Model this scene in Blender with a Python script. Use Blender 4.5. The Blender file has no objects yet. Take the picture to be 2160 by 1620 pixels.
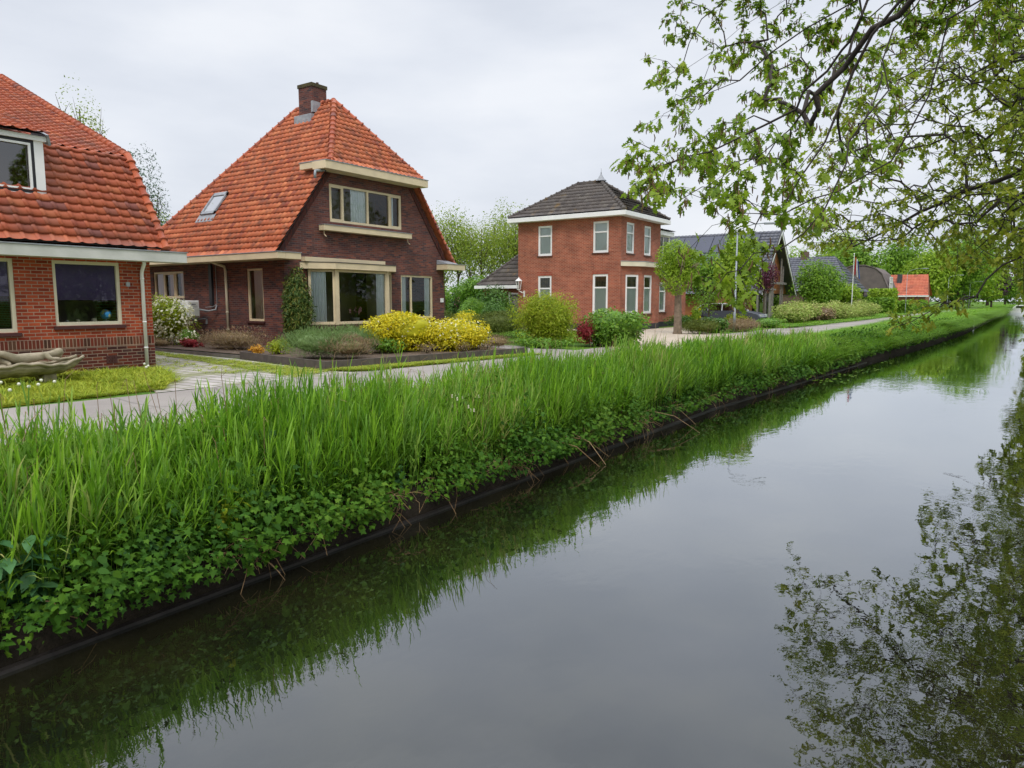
import bpy, bmesh, math, random
import numpy as np
from mathutils import Vector, Matrix
SC = bpy.context.scene
COL = SC.collection
random.seed(7); RS = np.random.RandomState(11)
R = math.radians
# ---------------------------------------------------------------- camera model
CAMZ = 1.6
PITCH = math.atan(175/1500.0); YAW = math.atan(1040/math.hypot(1500, 175))
def ray(u, v):
    x = (u-1080)/1500.0; y = -(v-810)/1500.0
    fw = math.cos(PITCH)+y*math.sin(PITCH); up = y*math.cos(PITCH)-math.sin(PITCH)
    return (x*math.cos(YAW)-fw*math.sin(YAW), x*math.sin(YAW)+fw*math.cos(YAW), up)
def G(u, v, z=0.0):                      # photo point -> point on the level z
    X, Y, U = ray(u, v); t = (z-CAMZ)/U
    return Vector((X*t, Y*t, z))
def AT(u, v, D):                         # photo point -> point at horizontal distance D
    X, Y, U = ray(u, v); t = D/math.hypot(X, Y)
    return Vector((X*t, Y*t, CAMZ+U*t))
def depth(p):
    return -p[0]*math.sin(YAW)*math.cos(PITCH)+p[1]*math.cos(YAW)*math.cos(PITCH)-(p[2]-CAMZ)*math.sin(PITCH)
def M(px, p): return px/1500.0*depth(p)  # photo pixels -> metres at p
# ---------------------------------------------------------------- materials
def newmat(name):
    m = bpy.data.materials.new(name); m.use_nodes = True
    nt = m.node_tree; nt.nodes.clear()
    out = nt.nodes.new('ShaderNodeOutputMaterial')
    b = nt.nodes.new('ShaderNodeBsdfPrincipled'); nt.links.new(b.outputs[0], out.inputs[0])
    return m, nt, b, out
def N(nt, t, **kw):
    n = nt.nodes.new(t)
    for k, v in kw.items():
        if k in n.inputs.keys() if isinstance(k, str) else False: n.inputs[k].default_value = v
        else: setattr(n, k, v)
    return n
def ramp(nt, cols):
    r = nt.nodes.new('ShaderNodeValToRGB'); e = r.color_ramp.elements
    while len(e) < len(cols): e.new(0.5)
    for i, (p, c) in enumerate(cols):
        e[i].position = p; e[i].color = (*c[:3], 1)
    return r
def bump(nt, b, src, strength, dist):
    bp = nt.nodes.new('ShaderNodeBump'); bp.inputs['Strength'].default_value = strength
    bp.inputs['Distance'].default_value = dist
    nt.links.new(src, bp.inputs['Height']); nt.links.new(bp.outputs[0], b.inputs['Normal'])
def surf(name, c1, c2=None, scale=3.0, rough=0.7, spec=0.3, bmp=0.0, bscale=40.0, metal=0.0, detail=6):
    """painted / stone / soil surface: two colours mixed by noise"""
    m, nt, b, _ = newmat(name)
    c2 = c2 or tuple(x*0.8 for x in c1)
    co = N(nt, 'ShaderNodeTexCoord'); no = N(nt, 'ShaderNodeTexNoise')
    no.inputs['Scale'].default_value = scale; no.inputs['Detail'].default_value = detail
    nt.links.new(co.outputs['Object'], no.inputs['Vector'])
    r = ramp(nt, [(0.35, c1), (0.68, c2)]); nt.links.new(no.outputs[0], r.inputs[0])
    nt.links.new(r.outputs[0], b.inputs['Base Color'])
    b.inputs['Roughness'].default_value = rough; b.inputs['Metallic'].default_value = metal
    b.inputs['Specular IOR Level'].default_value = spec
    if bmp:
        n2 = N(nt, 'ShaderNodeTexNoise'); n2.inputs['Scale'].default_value = bscale
        nt.links.new(co.outputs['Object'], n2.inputs['Vector']); bump(nt, b, n2.outputs[0], bmp, 0.02)
    return m
def brick(name, cols, mortar, bw=0.2, bh=0.06, ms=0.008, soldier=False, rough=0.85):
    m, nt, b, _ = newmat(name)
    co = N(nt, 'ShaderNodeTexCoord'); sp = N(nt, 'ShaderNodeSeparateXYZ'); nt.links.new(co.outputs['Object'], sp.inputs[0])
    ad = N(nt, 'ShaderNodeMath', operation='ADD'); nt.links.new(sp.outputs[0], ad.inputs[0]); nt.links.new(sp.outputs[1], ad.inputs[1])
    cb = N(nt, 'ShaderNodeCombineXYZ'); nt.links.new(ad.outputs[0], cb.inputs[0]); nt.links.new(sp.outputs[2], cb.inputs[1])
    bt = N(nt, 'ShaderNodeTexBrick'); nt.links.new(cb.outputs[0], bt.inputs['Vector'])
    bt.inputs['Scale'].default_value = 1.0; bt.inputs['Brick Width'].default_value = bw
    bt.inputs['Row Height'].default_value = bh; bt.inputs['Mortar Size'].default_value = ms
    bt.inputs['Mortar Smooth'].default_value = 0.3; bt.offset = 0.0 if soldier else 0.5
    bt.inputs['Color1'].default_value = (0, 0, 0, 1); bt.inputs['Color2'].default_value = (1, 1, 1, 1)
    bt.inputs['Mortar'].default_value = (0.5, 0.5, 0.5, 1)
    r = ramp(nt, [(i/(len(cols)-1), c) for i, c in enumerate(cols)]); nt.links.new(bt.outputs['Color'], r.inputs[0])
    mx = N(nt, 'ShaderNodeMix', data_type='RGBA'); nt.links.new(bt.outputs['Fac'], mx.inputs[0])
    nt.links.new(r.outputs[0], mx.inputs[6]); mx.inputs[7].default_value = (*mortar, 1)
    no = N(nt, 'ShaderNodeTexNoise'); no.inputs['Scale'].default_value = 1.3; no.inputs['Detail'].default_value = 8
    nt.links.new(co.outputs['Object'], no.inputs['Vector'])
    r2 = ramp(nt, [(0.3, (0.72, 0.72, 0.72)), (0.7, (1.15, 1.1, 1.05))]); nt.links.new(no.outputs[0], r2.inputs[0])
    mu = N(nt, 'ShaderNodeMix', data_type='RGBA', blend_type='MULTIPLY'); mu.inputs[0].default_value = 1
    nt.links.new(mx.outputs[2], mu.inputs[6]); nt.links.new(r2.outputs[0], mu.inputs[7])
    nt.links.new(mu.outputs[2], b.inputs['Base Color'])
    b.inputs['Roughness'].default_value = rough; b.inputs['Specular IOR Level'].default_value = 0.25
    inv = N(nt, 'ShaderNodeMath', operation='SUBTRACT'); inv.inputs[0].default_value = 1; nt.links.new(bt.outputs['Fac'], inv.inputs[1])
    bump(nt, b, inv.outputs[0], 0.6, 0.012)
    return m
def rndmat(name, cols, rough=0.6, spec=0.3, nscale=0.0, ncol=None, trans=0.0, bmp=0.0, npos=(0.5, 0.7)):
    """colour picked per leaf / per tile from the face attribute 'rnd'"""
    m, nt, b, out = newmat(name)
    at = N(nt, 'ShaderNodeAttribute', attribute_name='rnd')
    r = ramp(nt, [(i/(max(1, len(cols)-1)), c) for i, c in enumerate(cols)]); nt.links.new(at.outputs['Fac'], r.inputs[0])
    src = r.outputs[0]
    if nscale:
        co = N(nt, 'ShaderNodeTexCoord'); no = N(nt, 'ShaderNodeTexNoise'); no.inputs['Scale'].default_value = nscale
        no.inputs['Detail'].default_value = 7; nt.links.new(co.outputs['Object'], no.inputs['Vector'])
        r2 = ramp(nt, [(npos[0], (0, 0, 0)), (npos[1], (1, 1, 1))]); nt.links.new(no.outputs[0], r2.inputs[0])
        mx = N(nt, 'ShaderNodeMix', data_type='RGBA'); nt.links.new(r2.outputs[0], mx.inputs[0])
        nt.links.new(src, mx.inputs[6]); mx.inputs[7].default_value = (*ncol, 1); src = mx.outputs[2]
        if bmp: bump(nt, b, no.outputs[0], bmp, 0.01)
    nt.links.new(src, b.inputs['Base Color'])
    b.inputs['Roughness'].default_value = rough; b.inputs['Specular IOR Level'].default_value = spec
    if trans:
        tr = N(nt, 'ShaderNodeBsdfTranslucent'); nt.links.new(src, tr.inputs[0])
        ms = N(nt, 'ShaderNodeMixShader'); ms.inputs[0].default_value = trans
        nt.links.new(b.outputs[0], ms.inputs[1]); nt.links.new(tr.outputs[0], ms.inputs[2]); nt.links.new(ms.outputs[0], out.inputs[0])
    return m
def glassmat(name, tint=(0.75, 0.8, 0.8), refl=0.12, rough=0.02):
    m, nt, b, out = newmat(name); nt.nodes.remove(b)
    gl = N(nt, 'ShaderNodeBsdfGlossy'); gl.inputs['Roughness'].default_value = rough
    tr = N(nt, 'ShaderNodeBsdfTransparent'); tr.inputs[0].default_value = (*tint, 1)
    lw = N(nt, 'ShaderNodeFresnel'); lw.inputs[0].default_value = 1.5
    ad = N(nt, 'ShaderNodeMath', operation='ADD'); ad.inputs[1].default_value = refl; nt.links.new(lw.outputs[0], ad.inputs[0])
    ms = N(nt, 'ShaderNodeMixShader'); nt.links.new(ad.outputs[0], ms.inputs[0])
    nt.links.new(tr.outputs[0], ms.inputs[1]); nt.links.new(gl.outputs[0], ms.inputs[2]); nt.links.new(ms.outputs[0], out.inputs[0])
    return m
MT = {}
MT['red_brick'] = brick('red brick', [(.20,.028,.014), (.33,.055,.022), (.42,.08,.03), (.24,.035,.02)], (.36,.25,.19), .22, .072, .009)
MT['plinth_brick'] = brick('dark mixed brick', [(.05,.02,.018), (.16,.028,.018), (.07,.035,.03), (.20,.05,.025), (.09,.02,.015)], (.30,.22,.17), .22, .072, .009)
MT['soldier_brick'] = brick('soldier course brick', [(.06,.03,.02), (.19,.035,.02), (.11,.06,.035)], (.36,.25,.19), .072, .2, .009, soldier=True)
MT['dark_brick'] = brick('dark purple brick', [(.075,.034,.034), (.17,.056,.045), (.065,.042,.048), (.23,.08,.055), (.10,.04,.036)], (.15,.11,.10), .23, .066, .008)
MT['dark_soldier'] = brick('dark upright brick', [(.06,.018,.015), (.12,.03,.022), (.04,.018,.02)], (.05,.035,.03), .058, .22, .008, soldier=True)
MT['orange_brick'] = brick('orange red brick', [(.25,.052,.026), (.38,.088,.045), (.30,.066,.033), (.44,.12,.062)], (.42,.30,.23), .22, .072, .010)
MT['brown_brick'] = brick('brown brick', [(.16,.10,.075), (.2,.13,.10), (.13,.085,.07)], (.2,.16,.13), .22, .065, .01)
MT['grey_render'] = surf('grey brown render', (.16,.13,.12), (.12,.10,.095), 1.5, .9)
MT['cream'] = surf('cream paint', (.72,.60,.39), (.60,.50,.33), 2.2, .45, .4)
MT['cream_light'] = surf('light cream paint', (.72,.66,.50), (.60,.55,.42), 2.0, .45, .4)
MT['white'] = surf('white paint', (.85,.85,.84), (.76,.76,.75), 1.7, .4, .4)
MT['grey_white'] = surf('weathered pale paint', (.62,.62,.58), (.46,.47,.43), 1.6, .55, .3)
MT['lead'] = surf('lead sheet', (.24,.25,.27), (.34,.36,.38), 6, .5, .4)
MT['bitumen'] = surf('dark roofing felt', (.05,.05,.055), (.08,.08,.085), 4, .8)
MT['black'] = surf('black paint', (.02,.02,.024), (.03,.03,.034), 4, .5)
MT['plinth_black'] = surf('black tarred plinth', (.03,.03,.036), (.05,.05,.055), 3, .7)
MT['sill'] = surf('dark glazed sill', (.09,.035,.035), (.06,.025,.025), 8, .4)
MT['sill_brown'] = surf('brown sill tile', (.11,.05,.035), (.08,.035,.025), 8, .4)
MT['glass'] = glassmat('window glass', (.90,.93,.92), .015)
MT['glass_dark'] = glassmat('dark window glass', (.25,.28,.30), .13)
MT['glass_sky'] = glassmat('skylight glass', (.2,.22,.24), .85, .05)
MT['curtain'] = surf('white net curtain', (.88,.92,.94), (.78,.83,.87), 1.2, .9)
MT['blind'] = surf('dark purple blind', (.10,.07,.17), (.14,.10,.22), 2, .9)
MT['frosted'] = surf('pale screen', (.74,.82,.80), (.66,.75,.73), 1.0, .6)
MT['interior'] = surf('room paint', (.42,.36,.26), (.30,.26,.19), .8, .9)
MT['wood'] = surf('brown wood cladding', (.34,.135,.05), (.24,.09,.035), 2.5, .65)
MT['wood_light'] = surf('larch cladding', (.34,.17,.07), (.27,.13,.055), 3, .7)
MT['grey_wood'] = surf('weathered grey wood', (.26,.24,.22), (.18,.165,.15), 5, .8)
MT['boards'] = surf('recycled dark board', (.085,.07,.065), (.12,.10,.09), 5, .7, bmp=.3)
MT['galv'] = surf('galvanised steel', (.30,.33,.35), (.24,.27,.29), 8, .5, .5, metal=.3)
MT['bark'] = surf('bark', (.11,.085,.055), (.055,.045,.03), 9, .9, bmp=.8, bscale=25)
MT['bark_dark'] = surf('dark wet bark', (.045,.035,.03), (.028,.022,.02), 9, .85, bmp=.5)
MT['bark_pale'] = surf('pale bark', (.24,.18,.13), (.13,.10,.07), 7, .9, bmp=.8, bscale=18)
MT['stone'] = surf('weathered garden stone', (.40,.34,.25), (.20,.18,.11), 5, .9, bmp=.4, bscale=60)
MT['asphalt'] = surf('pale worn asphalt', (.30,.27,.25), (.25,.225,.205), 1.1, .9, bmp=.4, bscale=150)
MT['gravel'] = surf('pale shell gravel', (.56,.48,.38), (.38,.31,.24), 26, .95, bmp=1, bscale=50)
MT['soil'] = surf('garden soil', (.14,.10,.07), (.08,.058,.042), 6, .95, bmp=1, bscale=30)
# ---------------------------------------------------------------- mesh builder
def setp(o, label=None, cat=None, group=None, kind=None):
    if label: o['label'] = label
    if cat: o['category'] = cat
    if group: o['group'] = group
    if kind: o['kind'] = kind
    return o
def thing(name, label, cat, loc=(0, 0, 0), group=None, rot=0.0):
    o = bpy.data.objects.new(name, None); COL.objects.link(o); o.location = loc; o.rotation_euler = (0, 0, rot)
    o.empty_display_size = .2
    return setp(o, label, cat, group)
def root_of(o):
    while o.parent: o = o.parent
    return o
def link(o, parent):
    COL.objects.link(o)
    if parent is not None:
        o.parent = parent
        r = root_of(parent)
        if parent is r: o.matrix_parent_inverse = Matrix.Translation(-Vector(r.location))
    return o
class MB:
    def __init__(s): s.v = []; s.f = []; s.r = []; s.sm = False
    def poly(s, pts, rnd=None):
        n = len(s.v); s.v += [tuple(p) for p in pts]; s.f.append(tuple(range(n, n+len(pts)))); s.r.append(random.random() if rnd is None else rnd)
    def box(s, x0, x1, y0, y1, z0, z1, rnd=None):
        n = len(s.v); s.v += [(x, y, z) for z in (z0, z1) for (x, y) in ((x0, y0), (x1, y0), (x1, y1), (x0, y1))]
        rn = random.random() if rnd is None else rnd
        for f in ((0, 3, 2, 1), (4, 5, 6, 7), (0, 1, 5, 4), (1, 2, 6, 5), (2, 3, 7, 6), (3, 0, 4, 7)):
            s.f.append(tuple(n+i for i in f)); s.r.append(rn)
        return s
    def prism(s, pts, d):                # polygon extruded by the vector d
        n = len(s.v); k = len(pts); d = Vector(d)
        s.v += [tuple(p) for p in pts]+[tuple(Vector(p)+d) for p in pts]; rn = random.random()
        s.f.append(tuple(range(n, n+k))); s.f.append(tuple(range(n+2*k-1, n+k-1, -1)))
        for i in range(k): s.f.append((n+i, n+(i+1) % k, n+k+(i+1) % k, n+k+i))
        s.r += [rn]*(k+2); return s
    def fbox(s, F, u0, u1, z0, z1, d0, d1):
        n = len(s.v); s.v += [tuple(F(u, z, d)) for d in (d0, d1) for (u, z) in ((u0, z0), (u1, z0), (u1, z1), (u0, z1))]
        for f in ((0, 3, 2, 1), (4, 5, 6, 7), (0, 1, 5, 4), (1, 2, 6, 5), (2, 3, 7, 6), (3, 0, 4, 7)):
            s.f.append(tuple(n+i for i in f)); s.r.append(.5)
        return s
    def tube(s, pts, rad, sides=8, cap=True):
        pts = [Vector(p) for p in pts]; n0 = len(s.v); k = len(pts)
        if not hasattr(rad, '__len__'): rad = [rad]*k
        rn = random.random(); prev = None
        for i, p in enumerate(pts):
            t = (pts[min(i+1, k-1)]-pts[max(i-1, 0)])
            if t.length < 1e-9: t = Vector((0, 0, 1))
            t.normalize()
            a = (prev - t*prev.dot(t)) if prev is not None else (Vector((1, 0, 0)) if abs(t.x) < .8 else Vector((0, 1, 0))).cross(t)
            if a.length < 1e-6: a = Vector((0, 1, 0)).cross(t)
            a.normalize(); b = t.cross(a); prev = a
            for j in range(sides):
                an = 2*math.pi*j/sides; q = p+(a*math.cos(an)+b*math.sin(an))*rad[i]; s.v.append(tuple(q))
        for i in range(k-1):
            for j in range(sides):
                a0 = n0+i*sides+j; a1 = n0+i*sides+(j+1) % sides
                s.f.append((a0, a1, a1+sides, a0+sides)); s.r.append(rn)
        if cap:
            s.f.append(tuple(n0+j for j in range(sides-1, -1, -1))); s.f.append(tuple(n0+(k-1)*sides+j for j in range(sides))); s.r += [rn, rn]
        return s
    def lathe(s, c, prof, sides=16):
        c = Vector(c); n0 = len(s.v)
        for (r, z) in prof:
            for j in range(sides):
                an = 2*math.pi*j/sides; s.v.append((c.x+r*math.cos(an), c.y+r*math.sin(an), c.z+z))
        for i in range(len(prof)-1):
            for j in range(sides):
                a0 = n0+i*sides+j; a1 = n0+i*sides+(j+1) % sides
                s.f.append((a0, a1, a1+sides, a0+sides)); s.r.append(.5)
        return s
    def build(s, name, mat, parent=None, smooth=None, origin=None, bevel=0):
        me = bpy.data.meshes.new(name)
        off = Vector(origin) if origin is not None else Vector((0, 0, 0))
        me.from_pydata([(v[0]-off.x, v[1]-off.y, v[2]-off.z) for v in s.v], [], s.f)
        a = me.attributes.new('rnd', 'FLOAT', 'FACE'); a.data.foreach_set('value', s.r)
        if smooth or (smooth is None and s.sm): me.polygons.foreach_set('use_smooth', [True]*len(me.polygons))
        me.materials.append(MT[mat] if isinstance(mat, str) else mat)
        o = bpy.data.objects.new(name, me); link(o, parent)
        if origin is not None: o.location = off
        if bevel:
            bm_ = o.modifiers.new('bevel', 'BEVEL'); bm_.width = bevel; bm_.segments = 2; bm_.limit_method = 'ANGLE'
        return o
def npmesh(name, V, faces_idx, flen, rnd, mat, parent=None, smooth=False, matidx=None, mats=None):
    me = bpy.data.meshes.new(name); nf = len(flen)
    me.vertices.add(len(V)); me.vertices.foreach_set('co', np.ascontiguousarray(V, dtype=np.float32).ravel())
    me.loops.add(len(faces_idx)); me.loops.foreach_set('vertex_index', faces_idx.astype(np.int32))
    me.polygons.add(nf); st = np.concatenate(([0], np.cumsum(flen)[:-1])).astype(np.int32)
    me.polygons.foreach_set('loop_start', st)
    try: me.polygons.foreach_set('loop_total', np.asarray(flen, dtype=np.int32))
    except Exception: pass
    if smooth: me.polygons.foreach_set('use_smooth', np.ones(nf, dtype=bool))
    a = me.attributes.new('rnd', 'FLOAT', 'FACE'); a.data.foreach_set('value', rnd.astype(np.float32))
    for mm in (mats or [mat]): me.materials.append(MT[mm] if isinstance(mm, str) else mm)
    if matidx is not None: me.polygons.foreach_set('material_index', matidx.astype(np.int32))
    me.update(calc_edges=True); me.validate(verbose=False)
    o = bpy.data.objects.new(name, me); link(o, parent); return o
def unit(a): return a/np.maximum(1e-9, np.linalg.norm(a, axis=-1, keepdims=True))
def frames(axis, normal):                # columns: side, axis, normal
    y = unit(axis); z = unit(normal-(normal*y).sum(-1, keepdims=True)*y); x = np.cross(y, z)
    return np.stack([x, y, z], axis=-1)
def scatter(name, TV, TF, pos, Rm, scl, mat, parent=None, rnd=None, mats=None, fm=None, build=True):
    TV = np.asarray(TV, float); n = len(pos); k = len(TV); scl = np.asarray(scl, float)
    if scl.ndim == 1: scl = scl[:, None]
    V = np.einsum('nij,nkj->nki', Rm, TV[None]*scl[:, None, :])+np.asarray(pos)[:, None, :]
    fi = np.concatenate([np.array(f) for f in TF]); fl = np.array([len(f) for f in TF])
    idx = (fi[None]+(np.arange(n)*k)[:, None]).ravel()
    if rnd is None: rnd = RS.rand(n)
    d = (V.reshape(-1, 3), idx, np.tile(fl, n), np.repeat(rnd, len(TF)), np.tile(np.array(fm), n) if fm is not None else np.zeros(n*len(TF), int))
    return npmesh(name, d[0], d[1], d[2], d[3], mat, parent, mats=mats, matidx=d[4]) if build else d
def merge(ds):
    V = []; I = []; L = []; Q = []; K = []; o = 0
    for (v, i, l, r, m) in ds: V.append(v); I.append(i+o); L.append(l); Q.append(r); K.append(m); o += len(v)
    return tuple(np.concatenate(x) for x in (V, I, L, Q, K))
def rz(a):
    c, s = np.cos(a), np.sin(a); z = np.zeros_like(a); o = np.ones_like(a)
    return np.stack([np.stack([c, -s, z], -1), np.stack([s, c, z], -1), np.stack([z, z, o], -1)], -2)
def mbdata(mb):                          # MB -> arrays (for merging trunks etc.)
    fl = np.array([len(f) for f in mb.f]); return (np.array(mb.v), np.concatenate([np.array(f) for f in mb.f]), fl, np.array(mb.r), np.zeros(len(fl), int))
# ---------------------------------------------------------------- building helpers
def frame(O, T):                         # wall frame: u along T, d outwards (right-hand side of T)
    T = Vector((T[0], T[1], 0)).normalized(); Nn = Vector((T.y, -T.x, 0)); O = Vector((O[0], O[1], 0))
    return lambda u, z, d=0.0: O+T*u+Nn*d+Vector((0, 0, z))
def FX(x): return lambda u, z, d=0.0: Vector((x+d, u, z))          # facade facing the canal, u = Y
def FY(y): return lambda u, z, d=0.0: Vector((u, y-d, z))          # side wall facing the viewer, u = X
def wall(name, F, u0, u1, z0, z1, holes, mat, parent, cuts=(), depthr=.11, rmat=None):
    """brick wall with real openings; cuts = [(u,z, nu,nz)] half-planes that are removed"""
    us = sorted(set([u0, u1]+[h[0] for h in holes]+[h[1] for h in holes])); zs = sorted(set([z0, z1]+[h[2] for h in holes]+[h[3] for h in holes]))
    us = [u for u in us if u0 <= u <= u1]; zs = [z for z in zs if z0 <= z <= z1]
    bm = bmesh.new()
    for i in range(len(us)-1):
        for j in range(len(zs)-1):
            cu, cz = (us[i]+us[i+1])/2, (zs[j]+zs[j+1])/2
            if any(h[0] < cu < h[1] and h[2] < cz < h[3] for h in holes): continue
            bm.faces.new([bm.verts.new((u, 0, z)) for u, z in ((us[i], zs[j]), (us[i+1], zs[j]), (us[i+1], zs[j+1]), (us[i], zs[j+1]))])
    for (cu, cz, nu, nz) in cuts:
        bmesh.ops.bisect_plane(bm, geom=bm.verts[:]+bm.edges[:]+bm.faces[:], plane_co=(cu, 0, cz), plane_no=(nu, 0, nz), clear_outer=True)
    m = MB()
    for f in bm.faces: m.poly([F(v.co.x, v.co.z, 0) for v in f.verts])
    bm.free()
    for (a, b, c, d) in holes:
        for q in (((a, c), (a, d)), ((a, d), (b, d)), ((b, d), (b, c)), ((b, c), (a, c))):
            m.poly([F(q[0][0], q[0][1], 0), F(q[1][0], q[1][1], 0), F(q[1][0], q[1][1], -depthr), F(q[0][0], q[0][1], -depthr)])
    return m.build(name, mat, parent)
def curtain_mb(F, u0, u1, z0, z1, d, waves=6, amp=.03, top_gather=0):
    m = MB(); n = waves*6; pts = []
    for j in (0, 1, 2):
        z = z0+(z1-z0)*j/2; row = []
        for i in range(n+1):
            t = i/n; u = u0+(u1-u0)*t
            row.append(F(u, z, d+amp*math.sin(t*waves*2*math.pi+j*.3)*(1+.3*math.sin(5*t))))
        pts.append(row)
    for j in range(2):
        for i in range(n): m.poly([pts[j][i], pts[j][i+1], pts[j+1][i+1], pts[j+1][i]])
    m.sm = True; return m
def window(F, u0, u1, z0, z1, parent, fr=.055, divs=(), sashes=(), trans=None, mat='cream', glass='glass', recess=.05,
           curtains=(), sill=None, blind=None, back=None, proud=0.0, label=None, muntin=.05):
    """frame mesh 'window' with sub-parts glass_pane, sill, curtain, blind"""
    m = MB(); d0, d1 = -recess-.05, -recess+proud+.02
    m.fbox(F, u0, u0+fr, z0, z1, d0, d1); m.fbox(F, u1-fr, u1, z0, z1, d0, d1)
    m.fbox(F, u0+fr, u1-fr, z0, z0+fr*1.1, d0, d1+.012); m.fbox(F, u0+fr, u1-fr, z1-fr, z1, d0, d1)
    for u in divs: m.fbox(F, u-muntin/2, u+muntin/2, z0+fr*1.1, z1-fr, d0, d1-.004)
    if trans: m.fbox(F, u0+fr, u1-fr, trans-.04, trans+.04, d0, d1+.006)
    for (a, b, c, d) in sashes:
        k = .035
        for q in ((a, a+k, c, d), (b-k, b, c, d), (a+k, b-k, c, c+k), (a+k, b-k, d-k, d)): m.fbox(F, *q, d0+.02, d1+.014)
    w = m.build('window', mat, parent)
    if label: w['label'] = label
    g = MB(); g.poly([F(u, z, -recess-.035) for u, z in ((u0+fr*.5, z0+fr*.5), (u1-fr*.5, z0+fr*.5), (u1-fr*.5, z1-fr*.5), (u0+fr*.5, z1-fr*.5))])
    g.build('glass_pane', glass, w)
    for c in curtains: curtain_mb(F, c[0], c[1], z0+.03, z1-.05, -recess-.07, c[2] if len(c) > 2 else 5, .02).build('curtain', 'curtain', w)
    if blind: b = MB(); b.fbox(F, u0+.02, u1-.02, blind[0], z1-.02, -recess-.075, -recess-.06); b.build('roller_blind', blind[1], w)
    if back: b = MB(); b.fbox(F, u0-.22, u1+.22, z0-.3, z1+.08, -recess-1.62, -recess-1.6); b.build('room_backdrop', back, w)
    if sill:
        s = MB(); s.fbox(F, u0-.05, u1+.05, z0-.075, z0-.006, -.10, .05); s.build('sill', sill, w)
    return w
def tiles(name, poly, eave, mat, parent, pu=.22, pv=.25, amp=.032, lap=.03, nu=6, flat=False, roll=False, under='bitumen'):
    """pantiles laid over a convex roof polygon; eave = (start, end) of its lower edge"""
    P = [Vector(p) for p in poly]; e0, e1 = Vector(eave[0]), Vector(eave[1])
    U = (e1-e0).normalized(); n = (P[1]-P[0]).cross(P[2]-P[0]).normalized()
    if n.z < 0: n = -n
    V = n.cross(U)
    if V.z < 0: V = -V
    loc = [((p-e0).dot(U), (p-e0).dot(V)) for p in P]
    umin, umax = min(a for a, b in loc), max(a for a, b in loc); vmin, vmax = min(b for a, b in loc), max(b for a, b in loc)
    vs = []; fs = []; rn = []
    ni, nj = int((umax-umin)/pu)+2, int((vmax-vmin)/pv)+2
    cen = P[0]*0
    for p in P: cen += p
    cen /= len(P)
    edges = [(P[i], P[(i+1) % len(P)]) for i in range(len(P))]
    def inside(q, marg):
        for a, b in edges:
            no = (b-a).cross(n).normalized()
            if no.dot(cen-a) > 0: no = -no
            if no.dot(q-a) > marg: return False
        return True
    for j in range(nj):
        for i in range(ni):
            uc, vc = umin+(i+.5)*pu, vmin+(j+.5)*pv
            if not inside(e0+U*uc+V*vc, max(pu, pv)*.8): continue
            rnd = random.random(); ju = random.uniform(-.004, .004); jh = random.uniform(-.003, .003); tw = random.uniform(-.006, .006)
            b0 = len(vs)
            for k in range(nu+1):
                t = k/nu; u = uc+(t-.5)*pu*1.04+ju
                if flat: h = amp*(1 if (t < .12 or .5 < t < .62) else 0)*.9
                elif roll: h = amp*math.exp(-((t-.16)/.11)**2)-.012*math.exp(-((t-.62)/.25)**2)
                else: h = amp*(.5+.5*math.cos(2*math.pi*(t-.22)))**1.3
                h += jh+tw*(t-.5)
                base = e0+U*u
                for (vv, hh) in ((vc-.5*pv-.02, h-.004), (vc-.5*pv-.022, h+lap), (vc+.5*pv+.01, h+.004)):
                    vs.append(base+V*vv+n*(hh+.02))
            for k in range(nu):
                a = b0+3*k
                fs.append((a, a+3, a+4, a+1)); fs.append((a+1, a+4, a+5, a+2)); rn += [rnd, rnd]
    bm = bmesh.new(); lay = bm.faces.layers.float.new('rnd')
    bv = [bm.verts.new(v) for v in vs]
    for f, r_ in zip(fs, rn): ff = bm.faces.new([bv[i] for i in f]); ff[lay] = r_; ff.smooth = True
    for a, b in edges:
        no = (b-a).cross(n).normalized()
        if no.dot(cen-a) > 0: no = -no
        bmesh.ops.bisect_plane(bm, geom=bm.verts[:]+bm.edges[:]+bm.faces[:], plane_co=a+no*.012, plane_no=no, clear_outer=True)
    ff = bm.faces.new([bm.verts.new(p) for p in P]); ff[lay] = .5; ff.material_index = 1
    me = bpy.data.meshes.new(name); bm.to_mesh(me); bm.free()
    me.materials.append(MT[mat] if isinstance(mat, str) else mat); me.materials.append(MT[under])
    o = bpy.data.objects.new(name, me); return link(o, parent)
def ridge(name, a, b, mat, parent, r=.10, pitch=.36, lift=.03):
    a, b = Vector(a), Vector(b); L = (b-a).length; n = max(2, int(L/pitch)); m = MB(); t = (b-a)/n
    for i in range(n):
        p = a+t*i+Vector((0, 0, lift)); q = p+t*1.06
        m.tube([p, p+t*.16, p+t*.17, q], [r*1.3, r*1.26, r, r*.92], 10)
    m.sm = True; return m.build(name, mat, parent)
# ================================================================ camera, light, sky
cam = bpy.data.cameras.new('camera'); co_ = bpy.data.objects.new('camera', cam); COL.objects.link(co_); SC.camera = co_
cam.sensor_width = 36; cam.lens = 25.0; cam.clip_start = .1; cam.clip_end = 6000
co_.location = (0, 0, CAMZ); co_.rotation_euler = (math.pi/2-PITCH, 0, YAW)
SC.view_settings.view_transform = 'Standard'; SC.view_settings.look = 'None'; SC.view_settings.exposure = 0.0
SC.cycles.max_bounces = 8; SC.cycles.transparent_max_bounces = 24; SC.cycles.diffuse_bounces = 4
SUN_EL, SUN_AZ = R(52), R(150)           # azimuth clockwise from +Y
w = bpy.data.worlds.new('World'); SC.world = w; w.use_nodes = True
nt = w.node_tree; nt.nodes.clear(); wo = nt.nodes.new('ShaderNodeOutputWorld'); bg = nt.nodes.new('ShaderNodeBackground')
nt.links.new(bg.outputs[0], wo.inputs[0]); bg.inputs[1].default_value = .1
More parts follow.
